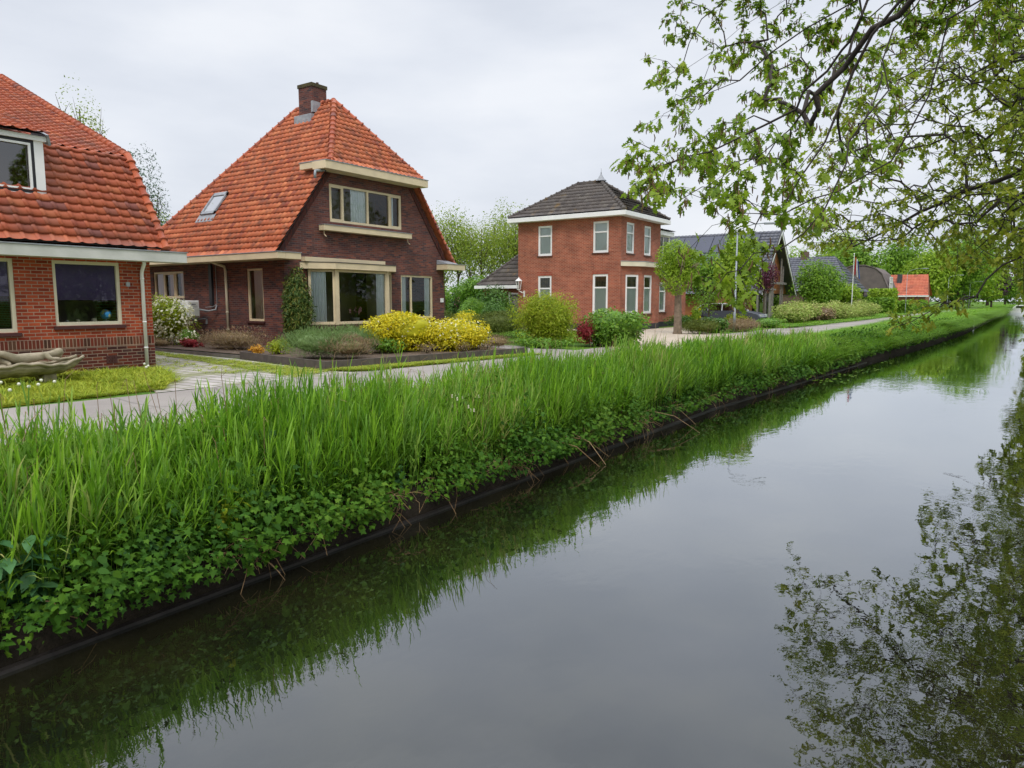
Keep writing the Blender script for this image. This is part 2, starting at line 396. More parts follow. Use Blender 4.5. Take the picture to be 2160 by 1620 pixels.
sky = nt.nodes.new('ShaderNodeTexSky'); sky.sky_type = 'NISHITA'; sky.sun_disc = False; sky.sun_elevation = SUN_EL; sky.sun_rotation = SUN_AZ
sky.dust_density = 4; sky.air_density = 1.2
# overcast layer: grey clouds by direction, slightly brighter overhead as under real cloud
tc = nt.nodes.new('ShaderNodeTexCoord'); mp = nt.nodes.new('ShaderNodeMapping'); mp.inputs['Scale'].default_value = (1.6, 1.6, 5.0)
nt.links.new(tc.outputs['Generated'], mp.inputs[0])
no = nt.nodes.new('ShaderNodeTexNoise'); no.inputs['Scale'].default_value = 1.7; no.inputs['Detail'].default_value = 6; no.inputs['Roughness'].default_value = .5
nt.links.new(mp.outputs[0], no.inputs['Vector'])
rc = ramp(nt, [(0.32, (.66, .70, .78)), (0.50, (.755, .79, .86)), (0.68, (.85, .875, .925))]); nt.links.new(no.outputs[0], rc.inputs[0])
sx = nt.nodes.new('ShaderNodeSeparateXYZ'); nt.links.new(tc.outputs['Generated'], sx.inputs[0])
mr = nt.nodes.new('ShaderNodeMapRange'); mr.inputs[1].default_value = 0.02; mr.inputs[2].default_value = .85; mr.inputs[3].default_value = 10.0; mr.inputs[4].default_value = 15.5
nt.links.new(sx.outputs[2], mr.inputs[0])
# cloud deck by height: a darker bank above 20 degrees, bright thin cloud overhead
wb_ = nt.nodes.new('ShaderNodeMath'); wb_.operation = 'MULTIPLY_ADD'; wb_.inputs[1].default_value = .16; nt.links.new(no.outputs[0], wb_.inputs[0]); nt.links.new(sx.outputs[2], wb_.inputs[2])
fc = nt.nodes.new('ShaderNodeFloatCurve'); cv = fc.mapping.curves[0]
cv.points[0].location = (0, .40); cv.points[1].location = (1, 1.0)
for p_ in ((.44, .40), (.53, .395), (.64, .40), (.76, .62), (.88, .98)): cv.points.new(*p_)
fc.mapping.update(); nt.links.new(wb_.outputs[0], fc.inputs['Value'])
ms_ = nt.nodes.new('ShaderNodeMath'); ms_.operation = 'MULTIPLY'; ms_.inputs[1].default_value = 27.8; nt.links.new(fc.outputs[0], ms_.inputs[0])
vm = nt.nodes.new('ShaderNodeVectorMath'); vm.operation = 'SCALE'; nt.links.new(rc.outputs[0], vm.inputs[0]); nt.links.new(ms_.outputs[0], vm.inputs['Scale'])
mx = nt.nodes.new('ShaderNodeMix'); mx.data_type = 'RGBA'; mx.inputs[0].default_value = .90
nt.links.new(sky.outputs[0], mx.inputs[6]); nt.links.new(vm.outputs[0], mx.inputs[7]); nt.links.new(mx.outputs[2], bg.inputs[0])
sl = bpy.data.lights.new('sun', 'SUN'); sl.energy = 1.5; sl.angle = R(14); sl.color = (1, .96, .9)
so = bpy.data.objects.new('sun', sl); COL.objects.link(so)
sd = Vector((math.sin(SUN_AZ)*math.cos(SUN_EL), math.cos(SUN_AZ)*math.cos(SUN_EL), math.sin(SUN_EL)))
so.rotation_euler = sd.to_track_quat('Z', 'Y').to_euler(); so.location = (0, 0, 60)
# ================================================================ terrain
WZ = -1.2
def lerp(tab, y):
    if y <= tab[0][0]: return tab[0][1]
    for (a, b), (c, d) in zip(tab, tab[1:]):
        if y <= c: return b+(d-b)*(y-a)/(c-a)
    return tab[-1][1]
XL_ = [(-60, -6.07), (18, -6.07), (26, -5.6), (38, -4.95), (52, -4.0), (77, -2.7), (126, -1.6), (215, 0.0), (420, 4)]
XR_ = [(-60, 4.0), (60, 4.0), (126, 4.6), (215, 5.6), (420, 9.6)]
RR_ = [(-60, -8.35), (25, -8.2), (36, -7.2), (50, -7.0), (90, -7.2), (160, -4.0), (215, -2.2), (420, 2)]
RL_ = [(-60, -12.15), (4, -12.1), (10, -11.9), (17, -11.5), (30, -11.2), (43, -10.9), (61, -10.3), (99, -9.5), (160, -6.6), (215, -4.7), (420, -.5)]
XL = lambda y: lerp(XL_, y); XR = lambda y: lerp(XR_, y); RR = lambda y: lerp(RR_, y); RL = lambda y: lerp(RL_, y)
def bank_z(x, y):                        # ground height on the left bank
    a, l = RR(y), XL(y); pts = [(a+.2, 0), (max(a+.3, l-1.05), -.30), (l-.45, -.72), (l-.03, -1.05), (l+.02, -1.7)]
    return lerp(pts, x)
ys = [-60, -30, -10]+[i*1.0 for i in range(0, 60)]+[60+i*4 for i in range(40)]+[240, 320, 420, 700, 1500, 3000]
V = []; F = []
for y in ys:
    a, l, r = RR(y), XL(y), XR(y)
    pr = [(-3000, 0), (-400, 0), (-60, 0), (-20, 0), (a-3, 0), (a+.2, 0), (max(a+.3, l-1.05), -.30), (l-.45, -.72), (l-.03, -1.05), (l+.02, -1.7), (l+1, -2.1), (r-1, -2.1), (r, -1.6), (r+.1, -1.0), (r+1.5, -.2), (r+4, 0), (r+40, 0), (400, 0), (3000, 0)]
    for (x, z) in pr: V.append((x, y, z))
k = len(pr)
for j in range(len(ys)-1):
    for i in range(k-1): F.append((j*k+i, j*k+i+1, (j+1)*k+i+1, (j+1)*k+i))
me = bpy.data.meshes.new('ground'); me.from_pydata(V, [], F); me.polygons.foreach_set('use_smooth', [True]*len(F))
gm, gn, gb, _ = newmat('grassy ground')
tco = N(gn, 'ShaderNodeTexCoord'); n1 = N(gn, 'ShaderNodeTexNoise'); n1.inputs['Scale'].default_value = .5; n1.inputs['Detail'].default_value = 9
n2 = N(gn, 'ShaderNodeTexNoise'); n2.inputs['Scale'].default_value = 22; n2.inputs['Detail'].default_value = 5
for q in (n1, n2): gn.links.new(tco.outputs['Object'], q.inputs['Vector'])
r1 = ramp(gn, [(.3, (.06, .13, .02)), (.52, (.10, .20, .025)), (.72, (.15, .19, .035))]); gn.links.new(n1.outputs[0], r1.inputs[0])
r2_ = ramp(gn, [(.3, (.6, .6, .55)), (.7, (1.2, 1.2, 1.1))]); gn.links.new(n2.outputs[0], r2_.inputs[0])
mm = N(gn, 'ShaderNodeMix', data_type='RGBA', blend_type='MULTIPLY'); mm.inputs[0].default_value = 1; gn.links.new(r1.outputs[0], mm.inputs[6]); gn.links.new(r2_.outputs[0], mm.inputs[7])
# earth on the steep water edge (by the lie of the land: below -0.35 m it is bare wet soil)
sp_ = N(gn, 'ShaderNodeSeparateXYZ'); gn.links.new(tco.outputs['Object'], sp_.inputs[0])
mr_ = N(gn, 'ShaderNodeMapRange'); mr_.inputs[1].default_value = -.55; mr_.inputs[2].default_value = -.2; gn.links.new(sp_.outputs[2], mr_.inputs[0])
m2 = N(gn, 'ShaderNodeMix', data_type='RGBA'); gn.links.new(mr_.outputs[0], m2.inputs[0]); m2.inputs[6].default_value = (.022, .017, .012, 1); gn.links.new(mm.outputs[2], m2.inputs[7])
gn.links.new(m2.outputs[2], gb.inputs['Base Color']); gb.inputs['Roughness'].default_value = .95; gb.inputs['Specular IOR Level'].default_value = .15
bump(gn, gb, n2.outputs[0], 1.0, .03); me.materials.append(gm)
o = bpy.data.objects.new('ground', me); link(o, None); setp(o, kind='structure')
# water
wm, wn, wb, wout = newmat('canal water')
tco = N(wn, 'ShaderNodeTexCoord'); mpn = N(wn, 'ShaderNodeMapping'); mpn.inputs['Scale'].default_value = (1, .55, 1); wn.links.new(tco.outputs['Object'], mpn.inputs[0])
a1 = N(wn, 'ShaderNodeTexNoise'); a1.inputs['Scale'].default_value = 5.5; a1.inputs['Detail'].default_value = 3; a1.inputs['Roughness'].default_value = .45; wn.links.new(mpn.outputs[0], a1.inputs['Vector'])
a2 = N(wn, 'ShaderNodeTexNoise'); a2.inputs['Scale'].default_value = .33; a2.inputs['Detail'].default_value = 3; wn.links.new(tco.outputs['Object'], a2.inputs['Vector'])
ra = ramp(wn, [(.36, (.12,)*3), (.64, (1,)*3)]); wn.links.new(a2.outputs[0], ra.inputs[0])
ml = N(wn, 'ShaderNodeMath', operation='MULTIPLY'); wn.links.new(a1.outputs[0], ml.inputs[0]); wn.links.new(ra.outputs[0], ml.inputs[1])
bump(wn, wb, ml.outputs[0], .2, .02)
mud = N(wn, 'ShaderNodeTexNoise'); mud.inputs['Scale'].default_value = .8; mud.inputs['Detail'].default_value = 6; wn.links.new(tco.outputs['Object'], mud.inputs['Vector'])
rm = ramp(wn, [(.4, (.007, .007, .004)), (.7, (.016, .015, .006))]); wn.links.new(mud.outputs[0], rm.inputs[0]); wn.links.new(rm.outputs[0], wb.inputs['Base Color'])
wb.inputs['Roughness'].default_value = .6; wb.inputs['Specular IOR Level'].default_value = 0
# still water: mirror share rises towards grazing angles
bpn = next(n for n in wn.nodes if n.type == 'BUMP'); gls = N(wn, 'ShaderNodeBsdfGlossy'); gls.inputs['Roughness'].default_value = .012; gls.inputs['Color'].default_value = (.93, .965, 1, 1)
lwt = N(wn, 'ShaderNodeLayerWeight'); lwt.inputs['Blend'].default_value = .5
pw = N(wn, 'ShaderNodeMath', operation='POWER'); pw.inputs[1].default_value = 2.6; wn.links.new(lwt.outputs['Facing'], pw.inputs[0])
md = N(wn, 'ShaderNodeMath', operation='MULTIPLY_ADD'); md.inputs[1].default_value = .88; md.inputs[2].default_value = .10; wn.links.new(pw.outputs[0], md.inputs[0])
wn.links.new(bpn.outputs[0], gls.inputs['Normal']); wmx = N(wn, 'ShaderNodeMixShader'); wn.links.new(md.outputs[0], wmx.inputs[0])
wn.links.new(wb.outputs[0], wmx.inputs[1]); wn.links.new(gls.outputs[0], wmx.inputs[2]); wn.links.new(wmx.outputs[0], wout.inputs[0])
m = MB(); m.box(-30, 40, -60, 1400, -3, WZ); m.f = [m.f[1]]; m.r = [.5]
m.v = [(-9, -60, WZ), (14, -60, WZ), (24, 420, WZ), (-6, 420, WZ), (60, 1500, WZ), (20, 1500, WZ)]; m.f = [(0, 1, 2, 3), (3, 2, 4, 5)]; m.r = [.5, .5]
wt = m.build('canal_water', wm); setp(wt, kind='structure')
# road and paved areas ------------------------------------------------------
def strip(name, la, lb, y0, y1, z, mat, step=1.5, wob=0.0):
    m = MB(); y = y0; rows = []
    while y <= y1+1e-6:
        j = wob*(math.sin(y*1.7)+.6*math.sin(y*4.1+1)); rows.append(((la(y)-j, y, z), (lb(y)+j, y, z))); y += step
    for a, b in zip(rows, rows[1:]): m.poly([a[0], a[1], b[1], b[0]])
    o = m.build(name, mat); return setp(o, kind='structure')
rdm, rn_, rb_, _ = newmat('worn asphalt road')
tco = N(rn_, 'ShaderNodeTexCoord'); q1 = N(rn_, 'ShaderNodeTexNoise'); q1.inputs['Scale'].default_value = .45; q1.inputs['Detail'].default_value = 8
q2 = N(rn_, 'ShaderNodeTexNoise'); q2.inputs['Scale'].default_value = 90; q3 = N(rn_, 'ShaderNodeTexVoronoi', feature='DISTANCE_TO_EDGE'); q3.inputs['Scale'].default_value = .55
for q in (q1, q2): rn_.links.new(tco.outputs['Object'], q.inputs['Vector'])
wv = N(rn_, 'ShaderNodeMix', data_type='VECTOR'); wv.inputs[0].default_value = .3; rn_.links.new(tco.outputs['Object'], wv.inputs[4]); rn_.links.new(q1.outputs[1], wv.inputs[5]); rn_.links.new(wv.outputs[1], q3.inputs['Vector'])
rr = ramp(rn_, [(.3, (.235, .21, .19)), (.5, (.30, .27, .245)), (.72, (.36, .325, .29))]); rn_.links.new(q1.outputs[0], rr.inputs[0])
rg = ramp(rn_, [(.35, (.8,)*3), (.65, (1.12,)*3)]); rn_.links.new(q2.outputs[0], rg.inputs[0])
rk = ramp(rn_, [(.0, (.45,)*3), (.012, (1,)*3)]); rn_.links.new(q3.outputs['Distance'], rk.inputs[0])
x1 = N(rn_, 'ShaderNodeMix', data_type='RGBA', blend_type='MULTIPLY'); x1.inputs[0].default_value = 1; rn_.links.new(rr.outputs[0], x1.inputs[6]); rn_.links.new(rg.outputs[0], x1.inputs[7])
x2 = N(rn_, 'ShaderNodeMix', data_type='RGBA', blend_type='MULTIPLY'); x2.inputs[0].default_value = .7; rn_.links.new(x1.outputs[2], x2.inputs[6]); rn_.links.new(rk.outputs[0], x2.inputs[7])
rn_.links.new(x2.outputs[2], rb_.inputs['Base Color']); rb_.inputs['Roughness'].default_value = .85; bump(rn_, rb_, q2.outputs[0], .5, .006)
strip('road', RL, RR, -60, 420, .012, rdm, 1.5, .03)
# paved yard between the first two houses: concrete pavers with grass in the joints
pvm, pn, pb, _ = newmat('mossy pavers')
tco = N(pn, 'ShaderNodeTexCoord'); bt = N(pn, 'ShaderNodeTexBrick'); bt.inputs['Scale'].default_value = 1; bt.inputs['Brick Width'].default_value = .6; bt.inputs['Row Height'].default_value = .3
bt.inputs['Mortar Size'].default_value = .03; bt.inputs['Mortar Smooth'].default_value = .6
bt.inputs['Color1'].default_value = (.34, .31, .29, 1); bt.inputs['Color2'].default_value = (.47, .43, .40, 1); bt.inputs['Mortar'].default_value = (.12, .12, .06, 1)
pn.links.new(tco.outputs['Object'], bt.inputs['Vector']); pno = N(pn, 'ShaderNodeTexNoise'); pno.inputs['Scale'].default_value = .8; pno.inputs['Detail'].default_value = 9; pn.links.new(tco.outputs['Object'], pno.inputs['Vector'])
pr_ = ramp(pn, [(.50, (0,)*3), (.60, (1,)*3)]); pn.links.new(pno.outputs[0], pr_.inputs[0])
pfac = N(pn, 'ShaderNodeMath', operation='MULTIPLY'); pn.links.new(pr_.outputs[0], pfac.inputs[0]); pfac.inputs[1].default_value = .75
pm = N(pn, 'ShaderNodeMix', data_type='RGBA'); pn.links.new(pfac.outputs[0], pm.inputs[0]); pn.links.new(bt.outputs[0], pm.inputs[6]); pm.inputs[7].default_value = (.17, .18, .06, 1)
pn.links.new(pm.outputs[2], pb.inputs['Base Color']); pb.inputs['Roughness'].default_value = .9; bump(pn, pb, pno.outputs[0], .4, .02)
def sheet(name, pts, z, mat, kind='structure'):
    m = MB(); m.poly([(p[0], p[1], z) for p in pts]); o = m.build(name, mat); setp(o, kind=kind); return o
sheet('paved_yard', [(-12.0, 7.6), (-14.2, 7.6), (-16.4, 8.6), (-30, 9.0), (-30, 12.9), (-22, 12.3), (-17.4, 11.85), (-13.0, 11.0), (-11.85, 11.6)], .008, pvm)
brk = brick('dark clinker paving', [(.13, .09, .08), (.2, .15, .13), (.16, .11, .1)], (.1, .09, .06), .2, .1, .01)
sheet('clinker_paving', [(-12.1, 6.6), (-12.5, 6.8), (-13.8, 7.7), (-15.2, 8.4), (-16.6, 8.8), (-16.6, 9.8), (-13.2, 9.3), (-11.98, 9.4)], .012, pvm)
lawn = surf('mossy yellow lawn', (.22, .26, .02), (.34, .30, .02), 1.8, .95, .1, 1.0, 60)
sheet('lawn', [(-12.35, -10), (-12.3, 5), (-12.5, 7.0), (-13.8, 7.9), (-15.2, 8.6), (-16.5, 8.9), (-16.5, -10)], .016, lawn)
sheet('gravel_yard', [(-9.35, 20.2), (-12.5, 23.5), (-15.5, 27), (-17.2, 31), (-24, 33), (-24, 35.4), (-16.6, 35.4), (-16.5, 47.5), (-12.2, 47.0), (-13, 42), (-13.2, 36), (-11.3, 34.5), (-9.2, 33.0), (-9.0, 26)], .02, MT['gravel'])
sheet('garden_path', [(-11.4, 17.9), (-11.3, 20.2), (-16, 21.5), (-18.6, 23.2), (-18.7, 21.8), (-15.5, 19.0)], .008, MT['asphalt'])
sheet('garden_soil', [(-12.9, 11.15), (-17.3, 11.98), (-30, 12.7), (-30, 15.0), (-19.1, 15.0), (-19.1, 20.5), (-15.5, 19.2), (-11.9, 17.75)], .13, MT['soil'])
# ================================================================ roof materials
MT['tile_orange'] = rndmat('orange clay pantiles', [(.40, .10, .042), (.52, .15, .062), (.46, .12, .05), (.58, .19, .08), (.30, .07, .04)], .6, .3, 3.0, (.12, .055, .04), npos=(.47, .80))
MT['tile_orange_dark'] = rndmat('weathered orange pantiles', [(.30, .062, .028), (.42, .10, .038), (.36, .078, .032), (.47, .13, .05), (.20, .06, .045)], .5, .4, 1.2, (.13, .055, .04), npos=(.50, .85))
MT['tile_grey'] = rndmat('grey concrete tiles', [(.075, .065, .06), (.11, .095, .085), (.09, .08, .075), (.13, .115, .10)], .8, .2, 1.4, (.24, .15, .05), npos=(.60, .82))
MT['tile_blue'] = rndmat('blue grey glazed tiles', [(.06, .065, .085), (.10, .105, .13), (.08, .085, .11)], .4, .5)
MT['tile_red'] = rndmat('bright red tiles', [(.50, .13, .07), (.57, .165, .09), (.45, .11, .065)], .6, .3, .6, (.16, .07, .05), npos=(.55, .85))
MT['panel'] = surf('solar panels', (.03, .035, .06), (.04, .045, .075), 1, .15, .6)
# ================================================================ house 1 (left edge)
H = thing('brick_house', 'red brick house cut by the left edge, with dormer in an orange tiled mansard roof', 'house', (-16.6, 6, 0))
f = FX(-16.6)
wins = [(7.0, 8.4, 1.07, 2.46), (4.75, 6.28, .96, 2.46)]
wall('wall', f, .5, 9.1, .70, 2.6, wins, 'red_brick', H)
m = MB(); m.poly([(-16.6, 9.1, 0), (-31, 9.1, 0), (-31, 9.1, 2.7), (-24.9, 9.1, 8.0), (-18.5, 9.1, 5.3), (-17.75, 9.1, 4.9), (-16.6, 9.1, 2.7)]); m.poly([(-31, .5, 0), (-31, 9.1, 0), (-31, 9.1, 2.7), (-31, .5, 2.7)])
m.poly([(-16.6, .5, 0), (-31, .5, 0), (-31, .5, 2.7), (-24.9, .5, 8.0), (-18.5, .5, 5.3), (-17.75, .5, 4.9), (-16.6, .5, 2.7)]); m.build('side_wall', 'red_brick', H)
m = MB(); m.fbox(f, .5, 9.108, 0, .585, -.2, .006); m.fbox(f, 8.98, 9.11, 0, .58, -3, .007); m.build('plinth', 'plinth_brick', H)
m = MB(); m.fbox(f, .5, 9.109, .585, .785, -.1, .010); m.build('soldier_course', 'soldier_brick', H)
wn1 = window(f, 7.0, 8.4, 1.07, 2.46, H, .07, mat='cream_light', glass='glass', blind=(1.62, 'blind'), sill='sill', back='interior', label='living room window with a purple blind half down')
wn2 = window(f, 4.75, 6.28, .96, 2.46, H, .07, mat='cream_light', glass='glass', blind=(1.7, 'blind'), sill='sill', back='interior')
m = MB(); m.box(-16.6, -16.16, .3, 9.78, 2.50, 2.73); m.build('gutter', 'grey_white', H, bevel=.008)
m = MB(); m.box(-16.62, -16.14, .3, 9.80, 2.732, 2.755); m.build('gutter_lining', 'lead', H)
m = MB(); m.tube([(-16.32, 8.82, 2.52), (-16.34, 8.83, 2.44), (-16.5, 8.86, 2.30), (-16.54, 8.87, 2.22), (-16.54, 8.87, .0)], .04, 12)
for z in (2.1, 1.1, .5): m.tube([(-16.54, 8.87, z), (-16.54, 8.87, z+.03)], .047, 12)
m.sm = True; m.build('downpipe', 'white', H)
prof = [(-16.28, 2.80), (-17.05, 3.92), (-17.72, 5.02), (-18.5, 5.50), (-24.6, 8.06)]
y0, y1 = .4, 9.33
tiles('roof', [(-16.28, y0, 2.80), (-16.28, y1, 2.80), (-17.72, y1, 5.02), (-17.72, y0, 5.02)], ((-16.28, y0, 2.80), (-16.28, y1, 2.80)), 'tile_orange_dark', H, .27, .215, .032, .062, roll=True, nu=9)
tiles('roof', [(-17.72, y0, 5.02), (-17.72, y1, 5.02), (-24.6, y1, 8.06), (-24.6, y0, 8.06)], ((-17.72, y0, 5.02), (-17.72, y1, 5.02)), 'tile_orange_dark', H, .265, .235, .030, .045, roll=True, nu=9)
m = MB(); m.poly([(-24.6, y0, 8.06), (-24.6, y1, 8.06), (-31.3, y1, 2.6), (-31.3, y0, 2.6)]); m.build('rear_roof', 'tile_orange_dark', H)
for a, b in zip([(-16.26, y1, 2.76), (-17.76, y1, 5.05)], [(-17.74, y1, 5.07), (-24.6, y1, 8.08)]): ridge('verge_tiles', a, b, 'tile_orange_dark', H, .095, .23, .035)
# dormer
fd = FX(-16.93)
D = MB(); D.fbox(fd, 5.0, 7.14, 3.62, 3.84, -.7, .02); D.fbox(fd, 6.96, 7.14, 3.84, 4.93, -1.2, .0); D.fbox(fd, 5.0, 5.14, 3.84, 4.93, -1.2, .0); D.fbox(fd, 4.95, 7.19, 4.93, 5.03, -1.2, .05)
dm = D.build('dormer', 'white', H)
w_ = window(fd, 5.14, 6.96, 3.84, 4.93, dm, .05, divs=(6.02,), sashes=((6.07, 6.93, 3.88, 4.9),), mat='black', glass='glass_dark', recess=.02, muntin=.09)
m = MB(); m.fbox(fd, 6.1, 6.9, 3.9, 3.95, -.03, .012); m.fbox(fd, 6.1, 6.9, 4.82, 4.87, -.03, .012); m.fbox(fd, 6.1, 6.15, 3.95, 4.82, -.03, .012); m.fbox(fd, 6.85, 6.9, 3.95, 4.82, -.03, .012); m.build('inner_frame', 'white', dm)
tiles('dormer_roof', [(-16.78, 4.9, 5.05), (-16.78, 7.16, 5.05), (-19.9, 7.16, 6.20), (-19.9, 4.9, 6.20)], ((-16.78, 4.9, 5.05), (-16.78, 7.16, 5.05)), 'tile_orange_dark', H, .265, .235, .030, .045, roll=True, nu=9)
m = MB(); m.prism([(-16.80, 7.16, 5.05), (-17.6, 7.26, 5.30), (-17.85, 7.26, 5.18), (-16.9, 7.24, 4.86)], (0, .05, .02)); m.prism([(-16.86, 5.0, 3.62), (-16.86, 7.28, 3.62), (-16.74, 7.28, 3.44), (-16.74, 5.0, 3.44)], (.02, 0, .012)); m.prism([(-16.88, 7.14, 3.62), (-16.88, 7.27, 3.62), (-17.6, 7.27, 4.88), (-17.6, 7.14, 4.88)], (.02, 0, .02)); m.build('lead_flashing', 'lead', dm)
m = MB(); m.fbox(f, 8.52, 8.6, 1.93, 2.03, 0, .03); m.build('house_number_plate', 'lead', H)
m = MB()
for i in range(4): m.fbox(f, 7.98+i*.062, 8.03+i*.062, .2, .38, .0, .016)
m.build('vent_grille', 'sill', H)
# things on the sill of the first house
gl = thing('globe', 'blue globe standing on the window sill of the left house', 'globe', (-16.78, 8.12, 1.16))
m = MB()
for i in range(9): pass
def sphere(mb, c, r, n=14, sx=1, sy=1, sz=1):
    prof = [(max(1e-4, r*math.sin(math.pi*i/n)), -r*math.cos(math.pi*i/n)*sz) for i in range(n+1)]
    n0 = len(mb.v); mb.lathe(c, prof, n+2)
    for i in range(n0, len(mb.v)): v = mb.v[i]; mb.v[i] = (c[0]+(v[0]-c[0])*sx, c[1]+(v[1]-c[1])*sy, v[2])
gmt, g_n, g_b, _ = newmat('globe map'); gt = N(g_n, 'ShaderNodeTexCoord'); gx = N(g_n, 'ShaderNodeTexNoise'); gx.inputs['Scale'].default_value = 9; g_n.links.new(gt.outputs['Object'], gx.inputs['Vector'])
gr_ = ramp(g_n, [(.54, (.02, .22, .50)), (.57, (.35, .38, .18))]); g_n.links.new(gx.outputs[0], gr_.inputs[0]); g_n.links.new(gr_.outputs[0], g_b.inputs['Base Color'])
sphere(m, (-16.78, 8.12, 1.30), .115); m.sm = True; m.build('ball', gmt, gl)
m = MB(); m.lathe((-16.78, 8.12, 1.14), [(.001, .03), (.06, .025), (.07, 0), (.001, 0)], 12); m.tube([(-16.78, 8.12, 1.15), (-16.78, 8.12, 1.2)], .012, 8); m.build('foot', 'galv', gl)
for i, (yy, s, nm, lb) in enumerate([(7.86, .05, 'photo_frame', 'small pale photo frame beside the blue globe'), (7.52, .035, 'cup', 'small pale cup on the sill, middle of the left house window'), (7.3, .03, 'ornament', 'small grey ornament on the sill near the left end of the window')]):
    m = MB(); m.lathe((-16.78, yy, 1.13), [(.001, 0), (s, 0), (s*1.1, s*1.4), (s*.8, s*1.9), (s*.7, s*1.9), (.001, s*.4)], 12)
    o = m.build(nm, 'cream_light' if i != 2 else 'lead', None, origin=(-16.78, yy, 1.13)); setp(o, lb, nm.replace('_', ' '))
# ================================================================ house 2 (dark brick, orange roof)
H = thing('dark_brick_house', 'dark purple brick house with a steep orange pantile roof and cream window frames', 'house', (-19.2, 18.9, 0))
f = FX(-19.2); fs = FY(14.95); YA, YB, YC = 14.45, 23.35, 18.9; ZE, ZR, SL = 3.1, 8.95, 1.315
s2 = 1.30
holes = [(16.9, 20.45, 4.30, 5.58), (20.34, 22.2, .92, 2.6), (15.85, 19.8, .82, 2.66)]
wall('wall', f, 14.95, 22.9, 0, 6.2, holes, 'dark_brick', H, cuts=((14.45, 3.0, -SL, 1), (23.35, 3.0, SL, 1)))
wall('side_wall', fs, -27.5, -19.2, 0, 3.0, [(-27.05, -25.0, 1.71, 2.69), (-21.2, -20.34, .93, 2.68)], 'dark_brick', H)
m = MB(); m.poly([(-27.5, 14.95, 0), (-27.5, 22.9, 0), (-27.5, 22.9, 3), (-27.5, 14.95, 3)]); m.poly([(-27.5, 22.9, 0), (-19.2, 22.9, 0), (-19.2, 22.9, 3), (-27.5, 22.9, 3)]); m.build('rear_wall', 'dark_brick', H)
# upright verge course following the slope
for (ya, yb, sg) in ((14.62, 16.75, 1), (23.18, 21.05, -1)):
    m = MB(); za, zb = 3.1, 5.9
    m.prism([(-19.188, ya+sg*.02, za), (-19.188, yb+sg*.02, zb), (-19.188, yb+sg*.22, zb), (-19.188, ya+sg*.22, za)], (.02, 0, 0)); m.build('verge_course', 'dark_soldier', H)
# roof
eL = [(-27.95, YA, ZE), (-18.98, YA, ZE)]
def zs(y): return ZE+SL*(y-YA)
# left slope: below the small hip it runs to the verge, above it follows the hip
yk = YA+(6.22-ZE)/SL; ap = (-21.05, YC, ZR); hf = (-18.98, yk, 6.22); rp = (-23.15, YC, ZR)
tiles('roof', [(-27.95, YA, ZE), (-18.98, YA, ZE), hf, ap, rp], ((-27.95, YA, ZE), (-18.98, YA, ZE)), 'tile_orange', H, .215, .25, .036, .045)
m = MB(); yk2 = 2*YC-yk; m.poly([(-27.95, YB, ZE), (-18.98, YB, ZE), (-18.98, yk2, 6.22), ap, rp]); m.poly([(-27.95, YA, ZE), (-27.95, YB, ZE), rp])
m.prism([(-18.98, YB, ZE), (-18.98, yk2, 6.22), (-19.1, yk2, 6.22), (-19.1, YB, ZE)], (0, -.0, .07)); m.build('rear_roof', 'tile_orange', H)
ridge('verge_tiles', (-18.98, YB+.02, ZE), (-18.98, yk2, 6.22), 'tile_orange_dark', H, .045, .24, .03)
tiles('hip_roof', [(-18.72, yk-.26, 6.20), (-18.72, yk2+.26, 6.20), ap], ((-18.72, yk-.2, 6.20), (-18.72, yk2+.2, 6.20)), 'tile_orange', H, .215, .25, .036, .045)
for a, b in (((-18.8, yk-.16, 6.22), ap), ((-18.8, yk2+.16, 6.22), ap), ((-27.95, YA, ZE), rp), (ap, rp)): ridge('ridge_tiles', a, b, 'tile_orange_dark', H, .105, .3, .03)
# upper fascia gutter with returns
m = MB(); m.box(-19.3, -18.66, 16.42, 21.38, 5.95, 6.21); m.box(-19.95, -19.3, 16.30, 16.62, 6.0, 6.21); m.box(-19.3, -18.662, 16.30, 16.42, 5.95, 6.21)
m.build('upper_gutter', 'cream', H, bevel=.01)
m = MB(); m.box(-19.32, -18.64, 16.30, 21.40, 6.213, 6.235); m.box(-19.97, -19.32, 16.28, 16.64, 6.213, 6.235); m.build('upper_gutter_lining', 'lead', H)
m = MB(); m.tube([(-18.95, 16.5, 5.93), (-18.97, 16.25, 5.88), (-18.97, 16.14, 5.86), (-18.97, 16.12, 5.75), (-18.97, 16.12, 5.62)], .045, 10); m.sm = True; m.build('gutter_spout', 'galv', H)
# side gutter
m = MB(); m.box(-28.1, -18.62, 14.25, 14.56, 2.92, 3.12); m.box(-19.2, -18.62, 14.56, 15.16, 2.92, 3.12); m.box(-27.6, -19.2, 14.56, 14.95, 2.92, 2.96); m.build('side_gutter', 'cream', H, bevel=.008)
m = MB(); m.box(-28.12, -18.60, 14.23, 14.60, 3.123, 3.145); m.box(-19.2, -18.60, 14.6, 15.18, 3.123, 3.145); m.build('gutter_lining', 'lead', H)
m = MB(); m.box(-19.2, -18.62, 22.45, 23.6, 2.86, 3.08); m.build('right_gutter', 'cream', H, bevel=.008)
m = MB(); m.box(-19.22, -18.6, 22.43, 23.62, 3.083, 3.1); m.prism([(-19.19, 22.45, 3.1), (-18.62, 22.45, 3.1), (-19.19, 22.45, 3.26)], (0, .7, 0)); m.build('gutter_lining', 'lead', H)
